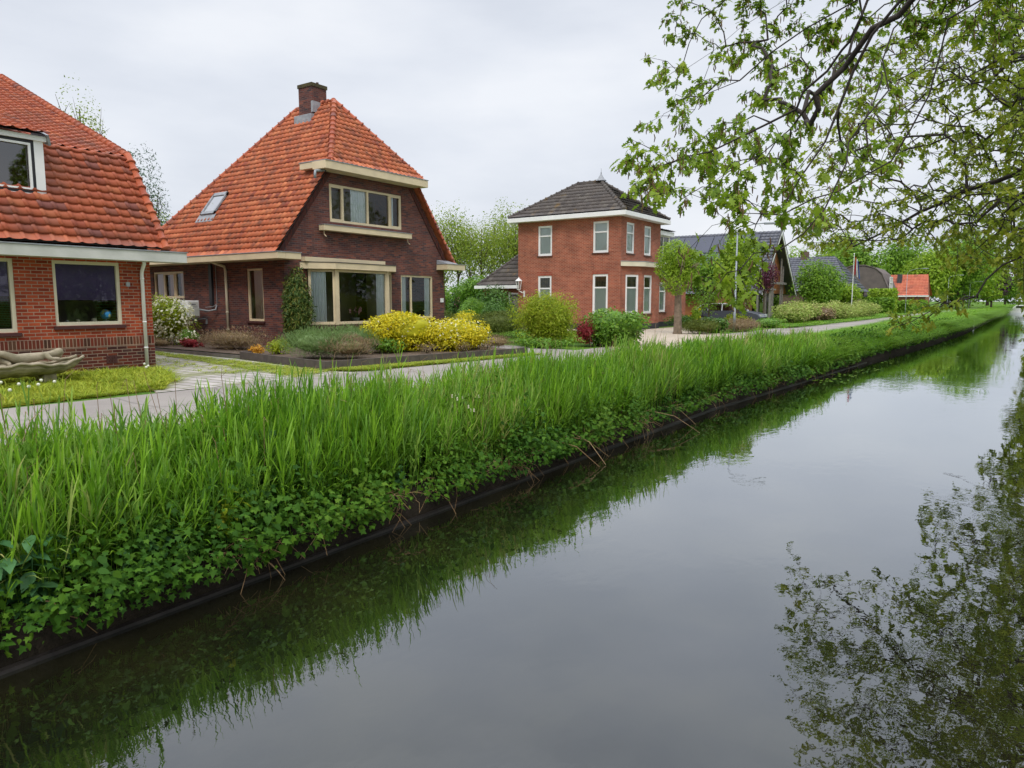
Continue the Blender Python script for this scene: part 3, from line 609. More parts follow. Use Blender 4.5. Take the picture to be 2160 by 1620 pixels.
# upper window, awning box below it
w_ = window(f, 16.9, 20.45, 4.30, 5.58, H, .075, divs=(17.53, 18.72, 19.83), sashes=((16.97, 17.49, 4.38, 5.5), (19.87, 20.38, 4.38, 5.5)), mat='cream', muntin=.08,
            curtains=((17.95, 18.68, 6), (20.0, 20.1, 1)), back='interior', label='four part upper window with cream frame')
m = MB(); m.box(-19.19, -18.92, 16.4, 20.7, 3.97, 4.15); m.build('awning_box', 'cream', H, bevel=.006)
m = MB(); m.box(-19.19, -18.90, 16.38, 20.72, 4.153, 4.17); m.build('awning_cover', 'lead', H)
for y in (16.5, 20.6):
    m = MB(); m.tube([(-19.05, y, 3.97), (-19.05, y, 3.85), (-18.98, y, 3.78), (-18.93, y, 3.76)], .012, 6); m.build('awning_hook', 'cream', H)
window(f, 20.34, 22.2, .92, 2.6, H, .07, divs=(20.95,), mat='cream', curtains=((20.42, 20.72, 3), (21.8, 22.12, 3)), sill='sill', back='interior', muntin=.07)
window(fs, -27.05, -25.0, 1.71, 2.69, H, .07, divs=(-26.37, -25.62), sashes=((-26.33, -25.66, 1.74, 2.62),), mat='cream', curtains=((-26.95, -26.55, 3), (-26.1, -25.8, 2), (-25.35, -25.08, 3)), back='interior', muntin=.08, sill='sill')
window(fs, -21.2, -20.34, .93, 2.68, H, .065, mat='cream', curtains=((-20.95, -20.42, 5),), back='interior', sill='sill')
# bay window
A, B, C_, D_ = (-19.2, 15.85), (-18.62, 16.58), (-18.62, 19.02), (-19.2, 19.80)
def seglen(p, q): return math.hypot(q[0]-p[0], q[1]-p[1])
bayp = MB()
for (p, q) in ((A, B), (B, C_), (C_, D_)):
    L = seglen(p, q); ff = frame(p, (q[0]-p[0], q[1]-p[1])); bayp.fbox(ff, .0, L, 0, .66, -.1, 0)
bayp.build('bay_wall', 'dark_brick', H)
sm = MB()
for (p, q) in ((A, B), (B, C_), (C_, D_)): L = seglen(p, q); ff = frame(p, (q[0]-p[0], q[1]-p[1])); sm.fbox(ff, -.02, L+.02, .665, .80, -.14, .06)
sm.build('bay_sill', 'sill', H)
for i, (p, q) in enumerate(((A, B), (B, C_), (C_, D_))):
    L = seglen(p, q); ff = frame(p, (q[0]-p[0], q[1]-p[1]))
    window(ff, .03, L-.03, .81, 2.66, H, .085, mat='cream', recess=.0, curtains=(((.10, .60, 6),) if i == 0 else (((L-.52, L-.1, 5),) if i == 1 else ())))
for p in (B, C_): m = MB(); m.box(p[0]-.09, p[0]+.03, p[1]-.06, p[1]+.06, .80, 2.67); m.build('corner_post', 'cream', H)
m = MB(); m.box(-21.6, -21.55, 15.3, 20.2, .3, 2.9); m.build('room_backdrop', 'interior', H)
m = MB(); m.box(-21.5, -21.45, 17.8, 18.5, .9, 2.5); m.build('inner_door', 'black', H)
m = MB(); m.box(-21.43, -21.41, 17.95, 18.2, 1.1, 2.4); m.build('inner_door_glass', 'frosted', H)
m = MB(); m.prism([(-19.19, 15.55, 2.67), (-18.45, 16.42, 2.67), (-18.45, 19.3, 2.67), (-19.19, 20.0, 2.67)], (0, 0, .20)); m.build('bay_fascia', 'cream', H, bevel=.006)
m = MB(); m.prism([(-19.19, 15.53, 2.875), (-18.43, 16.41, 2.875), (-18.43, 19.32, 2.875), (-19.19, 20.02, 2.875)], (0, 0, .02)); m.build('bay_roof', 'bitumen', H)
m = MB(); m.box(-19.19, -18.98, 15.62, 19.3, 2.90, 3.05); m.build('bay_upper_fascia', 'cream', H, bevel=.006)
# chimney
m = MB(); m.box(-22.5, -21.75, 18.45, 19.15, 8.2, 9.62); ch = m.build('chimney', 'dark_brick', H)
m = MB(); m.box(-22.53, -21.72, 18.42, 19.18, 9.55, 9.68); m.build('chimney_cap', surf('mossy brick', (.09, .075, .03), (.05, .045, .03), 6, .95, bmp=.6), ch)
m = MB(); m.box(-22.62, -21.66, 18.30, 18.46, 8.2, 8.53); m.box(-21.76, -21.66, 18.4, 19.2, 8.6, 9.0); m.build('chimney_flashing', 'lead', ch)
m = MB(); m.tube([(-21.95, 18.9, 9.68), (-21.95, 18.9, 9.80)], .05, 8); m.build('flue_pot', 'sill', ch)
# skylight on the slope
def onsl(x, y, d=0): nn = Vector((0, -SL, 1)).normalized(); return Vector((x, y, zs(y)))+nn*d
ya, yb, xa, xb = 15.66, 16.3, -24.72, -23.86
m = MB()
for (p, q, r_, t_) in ((xa, xb, ya, ya+.07), (xa, xb, yb-.09, yb), (xa, xa+.07, ya, yb), (xb-.07, xb, ya, yb)): m.prism([onsl(p, r_, .09), onsl(q, r_, .09), onsl(q, t_, .09), onsl(p, t_, .09)], Vector((0, -SL, 1)).normalized()*.06)
sk = m.build('skylight', 'lead', H)
m = MB(); m.poly([onsl(xa+.05, ya+.05, .12), onsl(xb-.05, ya+.05, .12), onsl(xb-.05, yb-.05, .12), onsl(xa+.05, yb-.05, .12)]); m.build('glass_pane', 'glass_sky', sk)
m = MB(); m.prism([onsl(xa-.1, ya-.2, .06), onsl(xb+.1, ya-.2, .06), onsl(xb+.1, ya, .08), onsl(xa-.1, ya, .08)], (0, 0, .02)); m.build('flashing', 'lead', sk)
# pipes on the side wall
m = MB(); m.tube([(-22.55, 14.5, 2.95), (-22.45, 14.62, 2.88), (-22.28, 14.84, 2.78), (-22.27, 14.87, 2.6), (-22.27, 14.87, .1)], .045, 12)
for z in (2.3, 1.2, .6): m.tube([(-22.27, 14.87, z), (-22.27, 14.87, z+.03)], .055, 12)
m.sm = True; m.build('downpipe', 'cream_light', H)
m = MB(); m.box(-23.3, -23.14, 14.87, 14.95, 1.45, 2.88); m.build('cable_duct', 'black', H)
m = MB(); m.tube([(-22.93, 14.92, 2.9), (-22.93, 14.92, 1.5), (-23.0, 14.8, 1.4), (-23.3, 14.7, 1.38)], .012, 6); m.tube([(-22.93, 14.9, 1.45), (-22.9, 14.84, 1.3), (-23.1, 14.7, 1.25), (-23.5, 14.6, 1.3)], .03, 8); m.build('refrigerant_pipe', 'galv', H)
m = MB(); m.tube([(-19.17, 22.5, 2.32), (-19.05, 22.5, 2.3), (-18.98, 22.5, 2.22)], .02, 6); m.lathe((-18.98, 22.5, 2.14), [(.01, .09), (.05, .07), (.06, 0), (.01, 0)], 10); m.build('outdoor_spot', 'black', H)
m = MB(); m.fbox(f, 22.66, 22.82, 1.55, 1.72, 0, .05); m.build('letter_plate', 'white', H)
# heat pump unit
T = thing('air_conditioner', 'white air conditioning unit bracketed to the dark brick side wall', 'air conditioner', (-23.95, 14.3, 1.0))
m = MB(); m.box(-24.4, -23.55, 14.18, 14.62, 1.02, 1.62); m.build('casing', 'white', T, bevel=.02)
m = MB(); m.tube([(-24.08, 14.172, 1.32), (-24.08, 14.16, 1.32)], .26, 28); m.build('fan_recess', 'lead', T)
m = MB()
for i in range(7): r_ = .05+.032*i; m.tube([(-24.08+r_*math.cos(a), 14.15, 1.32+r_*math.sin(a)) for a in [j*math.pi/14 for j in range(29)]], .0045, 4)
for a in range(8): m.tube([(-24.08, 14.148, 1.32), (-24.08+.255*math.cos(a*math.pi/4), 14.148, 1.32+.255*math.sin(a*math.pi/4))], .005, 4)
m.build('fan_grille', 'white', T)
m = MB()
for k_ in range(3):
    a = k_*2.094+.4; m.poly([(-24.08, 14.157, 1.32), (-24.08+.23*math.cos(a), 14.157, 1.32+.23*math.sin(a)), (-24.08+.23*math.cos(a+.8), 14.157, 1.32+.23*math.sin(a+.8))])
m.build('fan_blade', 'bitumen', T)
m = MB(); m.box(-23.548, -23.46, 14.3, 14.56, 1.08, 1.36); m.box(-23.545, -23.53, 14.25, 14.55, 1.42, 1.56); m.build('valve_cover', 'grey_white', T)
m = MB(); m.box(-23.5, -23.47, 14.3, 14.45, 1.47, 1.5); m.build('brand_plate', 'tile_blue', T)
for x in (-24.3, -23.65): m = MB(); m.box(x, x+.05, 14.15, 14.95, .95, 1.0); m.box(x, x+.05, 14.9, 14.95, .78, 1.0); m.build('bracket', 'galv', T)
# orchids in the bay window
T = thing('orchid_bowl', 'grey bowl of pink orchids behind the bay window glass', 'potted plant', (-18.95, 17.7, .82))
m = MB(); m.lathe((-18.95, 17.7, .82), [(.001, 0), (.1, 0), (.16, .12), (.17, .2), (.15, .2), (.001, .1)], 14); m.sm = True; m.build('bowl', 'lead', T)
m = MB(); q = MB()
for i in range(9):
    a = random.uniform(0, 6.28); l = random.uniform(.2, .4); e = (-18.95+.09*math.cos(a), 17.7+l*.75*math.sin(a), 1.0+l)
    m.tube([(-18.95, 17.7, .95), ((-18.95+e[0])/2, (17.7+e[1])/2, 1.15), e], .008, 5)
    for k_ in range(4): sphere(q, (e[0], e[1]+random.uniform(-.05, .05), e[2]-k_*.035), .024, 5)
m.build('stem', surf('orchid green', (.05, .12, .03)), T); q.build('blossom', surf('orchid pink', (.55, .12, .28), (.75, .45, .5), 14), T)
# ================================================================ house 3 (orange red brick villa)
H = thing('brick_villa', 'two storey orange red brick villa with white windows and dark grey tiled hip roof', 'house', (-17.3, 38, 0))
f = FX(-17.3); fs = FY(35.5)
sw = [(-22.6, -21.66, 4.2, 5.9), (-19.0, -18.05, 4.25, 5.95), (-19.0, -18.05, .9, 3.08), (-22.6, -21.68, .9, 3.06)]
wall('side_wall', fs, -24.0, -17.3, .3, 6.2, sw, 'orange_brick', H)
fw = [(36.2, 37.2, 4.23, 5.9), (38.55, 39.5, 4.23, 5.9)]
wall('wall', f, 35.5, 40.85, .3, 6.2, fw, 'orange_brick', H)
m = MB(); m.poly([(-24, 35.5, 0), (-24, 40.85, 0), (-24, 40.85, 6.2), (-24, 35.5, 6.2)]); m.poly([(-24, 40.85, 0), (-17.3, 40.85, 0), (-17.3, 40.85, 6.2), (-24, 40.85, 6.2)]); m.build('rear_wall', 'orange_brick', H)
m = MB(); m.box(-24.02, -17.27, 35.47, 40.8, 0, .32); m.build('plinth', 'plinth_black', H)
for (a, b, c, d) in sw[:2]: window(fs, a, b, c, d, H, .11, trans=c+(d-c)*.66, mat='white', glass='glass', blind=(c+.05, 'frosted'), sill='sill_brown')
for (a, b, c, d) in fw: window(f, a, b, c, d, H, .11, trans=c+(d-c)*.66, mat='white', glass='glass', blind=(c+.05, 'frosted'), sill='sill_brown')
leadlight = surf('stained lead light', (.22, .19, .09), (.09, .09, .07), 9, .3)
for F_, (a, b, c, d) in ((fs, sw[2]), (fs, sw[3])):
    w_ = window(F_, a, b, c, d, H, .12, trans=c+(d-c)*.66, mat='white', glass='glass', blind=(c+.05, 'frosted'), sill='sill_brown')
    m = MB(); m.fbox(F_, a+.09, b-.09, c+(d-c)*.66+.05, d-.09, -.10, -.094); lp = m.build('leaded_pane', leadlight, w_)
    m = MB()
    for i in range(1, 5): u = a+.09+(b-a-.18)*i/5; m.fbox(F_, u-.006, u+.006, c+(d-c)*.66+.05, d-.09, -.093, -.088)
    m.fbox(F_, a+.09, b-.09, d-.26, d-.245, -.092, -.086); m.build('lead_came', 'black', w_)
    arch = MB(); arch.fbox(F_, a-.05, b+.05, d+.003, d+.2, 0, .005); arch.build('brick_lintel', brick('lintel brick', [(.3, .05, .03), (.42, .09, .05)], (.3, .2, .15), .065, .2, .008, soldier=True), H)
# ground floor bay
A, B, C_, D_ = (-17.3, 35.75), (-16.68, 36.9), (-16.68, 39.35), (-17.3, 40.4)
bw_ = []
for i, (p, q) in enumerate(((A, B), (B, C_), (C_, D_))):
    L = seglen(p, q); ff = frame(p, (q[0]-p[0], q[1]-p[1])); hs = [(.22, 1.1, .9, 3.05)] if i == 0 else ([(.35, 1.45, .9, 3.05)] if i == 1 else [])
    if i == 1: hs = [(.32, 1.42, .9, 3.05)]
    wall('bay_wall', ff, 0, L, .3, 3.5, hs, 'orange_brick', H)
    for h in hs:
        w_ = window(ff, *h, H, .12, trans=2.33, mat='white', glass='glass', blind=(.95, 'frosted'), sill='sill_brown')
        m = MB(); m.fbox(ff, h[0]+.09, h[1]-.09, 2.38, 2.96, -.10, -.094); m.build('leaded_pane', leadlight, w_)
    m = MB(); m.fbox(ff, -.03, L+.03, 0, .33, -.1, .035); m.build('bay_plinth', 'plinth_black', H)
m = MB(); m.prism([(-17.29, 35.5, 3.5), (-16.42, 36.8, 3.5), (-16.42, 39.5, 3.5), (-17.29, 40.7, 3.5)], (0, 0, .24)); m.build('bay_canopy', 'cream_light', H, bevel=.01)
m = MB(); m.prism([(-17.29, 35.46, 3.745), (-16.4, 36.79, 3.745), (-16.4, 39.52, 3.745), (-17.29, 40.74, 3.745)], (0, 0, .03)); m.build('bay_roof', 'lead', H)
# eaves and hip roof
x0, x1, ya, yb, ze, zr = -24.42, -16.92, 35.1, 41.25, 6.40, 8.52
m = MB(); m.box(x0-.06, x1+.08, ya-.07, yb+.05, 6.16, 6.40); m.build('fascia', 'white', H, bevel=.012)
r0, r1, yc = (-21.5, 38.17, zr), (-19.95, 38.17, zr), 38.17
c00, c10, c11, c01 = (x0, ya, ze+.02), (x1, ya, ze+.02), (x1, yb, ze+.02), (x0, yb, ze+.02)
tiles('roof', [c00, c10, r1, r0], (c00, c10), 'tile_grey', H, .30, .40, .028, .055, flat=True)
tiles('roof', [c10, c11, r1], (c10, c11), 'tile_grey', H, .30, .40, .028, .055, flat=True)
m = MB(); m.poly([c11, c01, r0, r1]); m.poly([c01, c00, r0]); m.build('rear_roof', 'tile_grey', H)
for a, b in ((c00, r0), (c10, r1), (c11, r1), (c01, r0), (r0, r1)): ridge('ridge_tiles', a, b, 'tile_grey', H, .11, .36, .03)
m = MB(); m.lathe((-19.95, yc, zr+.06), [(.34, 0), (.30, .06), (.22, .12), (.10, .3), (.03, .42), (.045, .47), (.015, .52), (.008, .72), (.001, .75)], 8); m.build('finial', 'lead', H)
# lantern
L_ = thing('wall_lantern', 'white wall lantern on the left corner of the brick villa', 'lantern', (-23.72, 35.3, 2.2))
m = MB(); m.tube([(-23.55, 35.48, 2.05), (-23.55, 35.25, 2.1), (-23.72, 35.15, 2.2), (-23.72, 35.15, 2.28)], .03, 6); m.box(-23.6, -23.5, 35.44, 35.5, 1.85, 2.2); m.build('bracket', 'white', L_)
m = MB()
for a in range(6): an = a*math.pi/3; m.tube([(-23.72+.1*math.cos(an), 35.15+.1*math.sin(an), 2.28), (-23.72+.19*math.cos(an), 35.15+.19*math.sin(an), 2.78)], .015, 5)
m.lathe((-23.72, 35.15, 2.26), [(.001, 0), (.11, 0), (.11, .03), (.001, .03)], 6); m.lathe((-23.72, 35.15, 2.77), [(.22, 0), (.2, .03), (.09, .13), (.03, .16), (.03, .22), (.001, .24)], 12); m.build('cage', 'white', L_)
m = MB(); m.lathe((-23.72, 35.15, 2.29), [(.09, 0), (.17, .48)], 6); m.build('glass_pane', 'glass', L_)
# right wing with dormer
W = 'orange_brick'
wall('wing_wall', FX(-17.6), 40.85, 46.0, .3, 3.1, [(41.6, 42.6, .93, 2.75), (44.3, 45.3, .93, 2.75)], W, H)
m = MB(); m.box(-23, -17.57, 41, 45.98, 0, .32); m.build('wing_plinth', 'plinth_black', H)
for a in (41.6, 44.3): window(FX(-17.6), a, a+1.0, .93, 2.75, H, .12, trans=2.2, mat='white', glass='glass', blind=(1, 'frosted'), sill='sill_brown')
m = MB(); m.poly([(-23, 46, .0), (-17.6, 46, 0), (-17.6, 46, 3.1), (-20.3, 46, 6.2), (-23, 46, 3.1)]); m.build('wing_gable', W, H)
tiles('wing_roof', [(-17.35, 40.9, 3.1), (-17.35, 46.2, 3.1), (-20.3, 46.2, 6.3), (-20.3, 40.9, 6.3)], ((-17.35, 40.9, 3.1), (-17.35, 46.2, 3.1)), 'tile_grey', H, .3, .34, .028, .035, flat=True)
m = MB(); m.poly([(-20.3, 40.9, 6.3), (-20.3, 46.2, 6.3), (-23.3, 46.2, 3.1), (-23.3, 40.9, 3.1)]); m.build('rear_roof', 'tile_grey', H)
m = MB(); m.box(-19.9, -17.55, 41.0, 43.2, 3.9, 4.12); m.box(-19.9, -17.62, 42.98, 43.1, 4.12, 5.6); m.box(-19.9, -17.62, 41.0, 41.12, 4.12, 5.6); m.box(-20.2, -17.40, 40.95, 43.25, 5.6, 5.85); dm = m.build('dormer', 'white', H)
window(FX(-17.62), 41.12, 42.98, 4.12, 5.6, dm, .07, divs=(42.05,), mat='white', recess=.0)
tiles('dormer_roof', [(-17.32, 40.9, 5.87), (-17.32, 43.3, 5.87), (-20.3, 43.3, 6.35), (-20.3, 40.9, 6.35)], ((-17.32, 40.9, 5.87), (-17.32, 43.3, 5.87)), 'tile_grey', dm, .3, .34, .028, .035, flat=True)
# low extension on the left
e0, e1 = (-27.2, 35.7, 2.55), (-24.02, 35.7, 2.55)
tiles('extension_roof', [e0, e1, (-24.02, 38.3, 4.95), (-24.9, 38.3, 4.95)], (e0, e1), 'tile_grey', H, .3, .38, .028, .055, flat=True)
ridge('ridge_tiles', e0, (-24.9, 38.3, 4.97), 'tile_grey', H, .1, .36, .03)
m = MB(); m.poly([e0, (-27.2, 43, 2.55), (-24.9, 40, 4.95), (-24.9, 38.3, 4.95)]); m.build('rear_roof', 'tile_grey', H)
m = MB(); m.box(-27.4, -24.02, 35.62, 35.85, 2.36, 2.55); m.build('extension_fascia', 'white', H)
wall('extension_wall', FY(36.0), -27.0, -24.0, 0, 2.5, [(-24.95, -24.2, 0, 2.05)], W, H)
m = MB(); m.box(-25.0, -24.9, 35.93, 36.0, 0, 2.1); m.box(-24.25, -24.15, 35.93, 36.0, 0, 2.1); m.box(-24.9, -24.25, 35.93, 36.0, 2.0, 2.1); d_ = m.build('door_frame', 'white', H)
m = MB(); m.box(-24.9, -24.25, 36.02, 36.06, 0, 2.0); m.build('door', surf('grey door', (.25, .24, .22)), H)
# ================================================================ far houses
H = thing('gabled_house', 'modern gabled house with brown timber gable, white verge boards and solar panels', 'house', (-17.3, 68.6, 0))
za, ZT, ym = 2.2, 7.98, 68.6; hw = 6.0; xf, xb = -17.3, -34.0
tiles('roof', [(xb, ym-hw, za), (xf, ym-hw, za), (xf, ym, ZT), (xb, ym, ZT)], ((xb, ym-hw, za), (xf, ym-hw, za)), 'tile_blue', H, .36, .42, .04, .05)
m = MB(); m.poly([(xb, ym+hw+.5, za), (xf, ym+hw+.5, za), (xf, ym, ZT), (xb, ym, ZT)]); m.build('far_roof', 'tile_blue', H)
sl = (ZT-za)/hw
def g4(u, t): return Vector((u, ym-hw+t*hw, za+t*(ZT-za)))
nn = Vector((0, -sl, 1)).normalized()
for i in range(9):
    for (t0, t1) in ((.36, .64), (.66, .94)):
        u = -19.0-i*1.45; m = MB(); m.prism([g4(u-1.38, t0)+nn*.12, g4(u, t0)+nn*.12, g4(u, t1)+nn*.12, g4(u-1.38, t1)+nn*.12], nn*.05)
        m.build('solar_panel', 'panel', H)
for (ye, z_) in ((ym-hw-.05, za-.1), (ym+hw+.55, za-.1)):
    s_ = 1 if ye < ym else -1
    m = MB(); m.prism([(xf+.02, ye, z_), (xf+.02, ym, ZT+.05), (xf+.02, ym, ZT-.28), (xf+.02, ye+s_*.3, z_)], (.08, 0, 0)); m.build('verge_board', 'white', H)
    m = MB(); m.prism([(xf+.02, ye-s_*.1, z_+.1), (xf+.02, ym, ZT+.19), (xf+.02, ym, ZT+.06), (xf+.02, ye, z_+.02)], (.10, 0, 0)); m.build('verge_edge', 'bitumen', H)
m = MB(); m.poly([(xf-.75, ym-hw+.4, za+.1), (xf-.75, ym+hw, za+.1), (xf-.75, ym, ZT-.3)]); m.build('gable', 'wood', H)
m = MB(); m.box(xf-1.12, xf-1.0, ym-hw+1.2, ym+hw-.3, .02, za+.15); m.build('glazed_wall', 'glass_dark', H)
m = MB(); m.box(xb, xf-1.2, ym-hw+.8, ym-hw+.9, 0, za+.3); m.box(xb, xf-1.2, ym+hw, ym+hw+.1, 0, za); m.box(xf-1.3, xf-1.2, ym-hw+.8, ym+hw, 0, za+.1); m.box(xb, xb+.1, ym-hw+.8, ym+hw, 0, za); m.build('wall', 'wood', H)
for y, zt in ((ym-2.9, 4.9), (ym-.9, 6.9), (ym-.5, 6.9), (ym+2.2, 5.6), (ym+2.9, 4.9)): m = MB(); m.box(xf-.45, xf-.33, y-.06, y+.06, 0, zt); m.build('post', 'grey_wood', H)
m = MB(); m.box(xf-.32, xf-.2, ym-4.2, ym+3.6, 3.15, 3.36); m.build('crossbeam', 'grey_wood', H)
# timber annex in front
H = thing('timber_annex', 'small flat roofed annex clad in light larch beside the gabled house', 'shed', (-18, 62, 0))
m = MB(); m.box(-20.5, -18.3, 60.8, 64.5, 0, 2.5); m.build('cladding', 'wood_light', H)
m = MB(); m.box(-20.7, -15.9, 60.6, 62.2, 2.5, 2.62); m.build('roof', 'grey_wood', H)
for x in (-16.1, -17.1, -18.0): m = MB(); m.box(x, x+.14, 60.8, 60.94, 0, 2.5); m.build('post', 'grey_wood', H)
def hiphouse(name, label, x0, x1, y0, y1, ze, zr, roofm, wallm, ridge_ax='x', hip=3.0, pu=.4, pv=.45, over=.4):
    H = thing(name, label, 'house', ((x0+x1)/2, (y0+y1)/2, 0))
    m = MB(); m.box(x0, x1, y0, y1, 0, ze); m.build('wall', wallm, H)
    x0 -= over; x1 += over; y0 -= over; y1 += over; yc = (y0+y1)/2
    a, b, c, d = (x0, y0, ze), (x1, y0, ze), (x1, y1, ze), (x0, y1, ze); r0, r1 = (x0+hip, yc, zr), (x1-hip, yc, zr)
    tiles('roof', [a, b, r1, r0], (a, b), roofm, H, pu, pv, .04, .05)
    tiles('roof', [b, c, r1], (b, c), roofm, H, pu, pv, .04, .05)
    m = MB(); m.poly([c, d, r0, r1]); m.poly([d, a, r0]); m.build('rear_roof', roofm, H)
    return H
H = hiphouse('hip_roofed_house', 'low brown house with a long blue grey hip roof behind the hedge', -27, -14.6, 88, 99, 2.7, 6.9, 'tile_blue', 'brown_brick')
window(FX(-14.6), 90, 92.2, .9, 2.3, H, .1, mat='white', glass='glass_dark', divs=(91.1,))
window(FY(88), -17.6, -16.2, .9, 2.4, H, .12, mat='white', glass='glass_dark')
m = MB(); m.box(-21, -20.2, 93, 93.8, 6, 7.6); m.build('chimney', 'brown_brick', H)
# curved gable house
H = thing('grey_gabled_house', 'grey brown rendered house with rounded gable between the blue and the red roof', 'house', (-16.5, 116, 0))
gp = [(-21.5, 0), (-13.6, 0), (-13.6, 3.4), (-14.4, 5.3), (-15.3, 6.1), (-16.6, 6.5), (-18.2, 6.5), (-19.6, 6.0), (-20.7, 5.0), (-21.5, 3.4)]
m = MB(); m.prism([(x, 112, z) for x, z in gp], (0, 9, 0)); m.build('gable', 'grey_render', H)
m = MB()
for (a, b) in zip(gp[2:], gp[3:]): m.prism([(a[0]*1.0, 111.9, a[1]+.06), (b[0], 111.9, b[1]+.06), (b[0], 111.9, b[1]+.2), (a[0], 111.9, a[1]+.2)], (0, 9.2, 0))
m.build('roof', 'grey_render', H)
window(FX(-13.58), 113.5, 116.5, 3.2, 5.0, H, .14, mat='white', glass='glass_dark', divs=(114.5, 115.5), trans=4.2, recess=-.05)
m = MB(); m.box(-18.6, -14.2, 111.6, 112, 2.2, 2.45); m.box(-18.5, -14.3, 111.9, 111.98, 0, 2.2); m.build('carport_beam', 'bitumen', H)
# red roofed house
H = thing('red_roofed_house', 'low brick house with a bright orange red roof and small chimney down the road', 'house', (-13.5, 138, 0))
m = MB(); m.box(-16.4, -10.8, 135.2, 143, 0, 2.5); m.prism([(-10.8, 135.2, 2.5), (-10.8, 143, 2.5), (-10.8, 139.1, 5.7)], (-.1, 0, 0)); m.build('wall', 'orange_brick', H)
a, b = (-16.9, 134.8, 2.5), (-10.4, 134.8, 2.5)
tiles('roof', [a, b, (-10.9, 139.1, 6.0), (-16.9, 139.1, 6.0)], (a, b), 'tile_red', H, .45, .42, .04, .05)
m = MB(); m.poly([(-16.9, 139.1, 6.0), (-10.9, 139.1, 6.0), (-10.4, 143.4, 2.5), (-16.9, 143.4, 2.5)]); m.build('rear_roof', 'tile_red', H)
m = MB(); m.box(-17, -10.3, 134.6, 134.85, 2.3, 2.52); m.build('gutter', 'white', H)
m = MB(); m.box(-15.3, -14.6, 137.3, 138, 4.4, 6.1); m.build('chimney', 'bitumen', H)
window(FY(135.2), -15.8, -14.6, 1, 2.2, H, .12, mat='white', glass='glass_dark'); window(FY(135.2), -12.6, -11.4, 1, 2.2, H, .12, mat='white', glass='glass_dark')
# garden shed behind the ivy arch, small metal roof behind
H = thing('garden_shed', 'dark garden shed with a pink curtain behind the leafy arch', 'shed', (-36.5, 46, 0))
sx_, sy_ = -36.5, 46
m = MB(); m.box(sx_-1.2, sx_+1.4, sy_, sy_+2.5, 0, 2.2); m.build('wall', surf('dark blue grey boards', (.05, .06, .08)), H)
m = MB(); m.box(sx_-1.3, sx_+1.5, sy_-.2, sy_+2.6, 2.2, 2.34); m.build('roof', 'grey_white', H)
m = MB(); m.box(sx_-.9, sx_-.4, sy_-.05, sy_, .6, 2.0); m.build('pink_curtain', surf('pink cloth', (.65, .15, .32)), H)
m = MB(); m.box(sx_+.1, sx_+.8, sy_-.05, sy_, .0, 2.0); m.build('door', 'black', H)
H = thing('outbuilding', 'low outbuilding with a pale corrugated roof behind the grey tiled extension', 'shed', (-33, 47, 0))
m = MB(); m.box(-36, -28, 46, 50, 0, 2.9); m.build('wall', 'brown_brick', H)
m = MB(); m.prism([(-36.2, 45.8, 2.9), (-27.8, 45.8, 2.9), (-27.8, 50.2, 3.7), (-36.2, 50.2, 3.7)], (0, 0, .08)); m.build('roof', 'galv', H)
# ================================================================ statue, edging, boards
stc = G(70, 812); stc.x = -15.35; stc.y = 5.72
T = thing('stone_shell_bench', 'weathered stone shell shaped basin with scalloped rim on the lawn by the left house', 'garden ornament', (stc.x, stc.y, 0))
m = MB(); nu, nv = 40, 12
def shell(u, v):                         # u along (Y), v across
    yy = -1.15+2.3*u; w_ = .42*math.sin(math.pi*min(1, max(0, .04+.92*u)))**.55; a = math.pi*v
    zb_ = .16; rim = .37+.06*math.cos(2*math.pi*u)**2+.07*max(0, (u-.8)/.2)**2+.012*math.sin(u*44)
    x = w_*math.cos(a)*1.0; z = rim-(rim-zb_)*math.sin(a)**.8*(1-(2*u-1)**4*.8)+.012*math.sin(u*60)*math.sin(a)
    return (stc.x+x, stc.y+yy*(1-.0*math.sin(a)), z)
gr = [[shell(i/nu, j/nv) for j in range(nv+1)] for i in range(nu+1)]
for i in range(nu):
    for j in range(nv): m.poly([gr[i][j], gr[i+1][j], gr[i+1][j+1], gr[i][j+1]], .5)
for i in range(nu):                      # thick rolled rim and filled top
    for e in (0, nv):
        pass
rimF = [gr[i][0] for i in range(nu+1)]; rimB = [gr[i][nv] for i in range(nu+1)]
m.tube([(p[0], p[1], p[2]) for p in rimF], .03, 7); m.tube([(p[0], p[1], p[2]) for p in rimB], .03, 7)
for i in range(nu): m.poly([(rimF[i][0], rimF[i][1], rimF[i][2]-.05), (rimF[i+1][0], rimF[i+1][1], rimF[i+1][2]-.05), (rimB[i+1][0], rimB[i+1][1], rimB[i+1][2]-.05), (rimB[i][0], rimB[i][1], rimB[i][2]-.05)], .5)
m.sm = True; m.build('basin', 'stone', T)
for yy in (-.45, .5): m = MB(); m.box(stc.x-.2, stc.x+.2, stc.y+yy-.12, stc.y+yy+.12, 0, .2); m.build('foot', 'stone', T, bevel=.02)
def skinned(name, pts, edges, radii, mat, parent=None, sub=2, root=0):
    me = bpy.data.meshes.new(name); me.from_pydata(pts, edges, []); me.materials.append(MT[mat])
    o = bpy.data.objects.new(name, me); link(o, parent); s = o.modifiers.new('skin', 'SKIN'); s.use_smooth_shade = True
    u = o.modifiers.new('sub', 'SUBSURF'); u.levels = sub; u.render_levels = sub
    if not me.skin_vertices: bpy.context.view_layer.update()
    for i, r_ in enumerate(radii): me.skin_vertices[0].data[i].radius = (r_, r_) if not hasattr(r_, '__len__') else r_
    me.skin_vertices[0].data[root].use_root = True
    return o
cx_, cy_, cz_ = stc.x, stc.y, .50
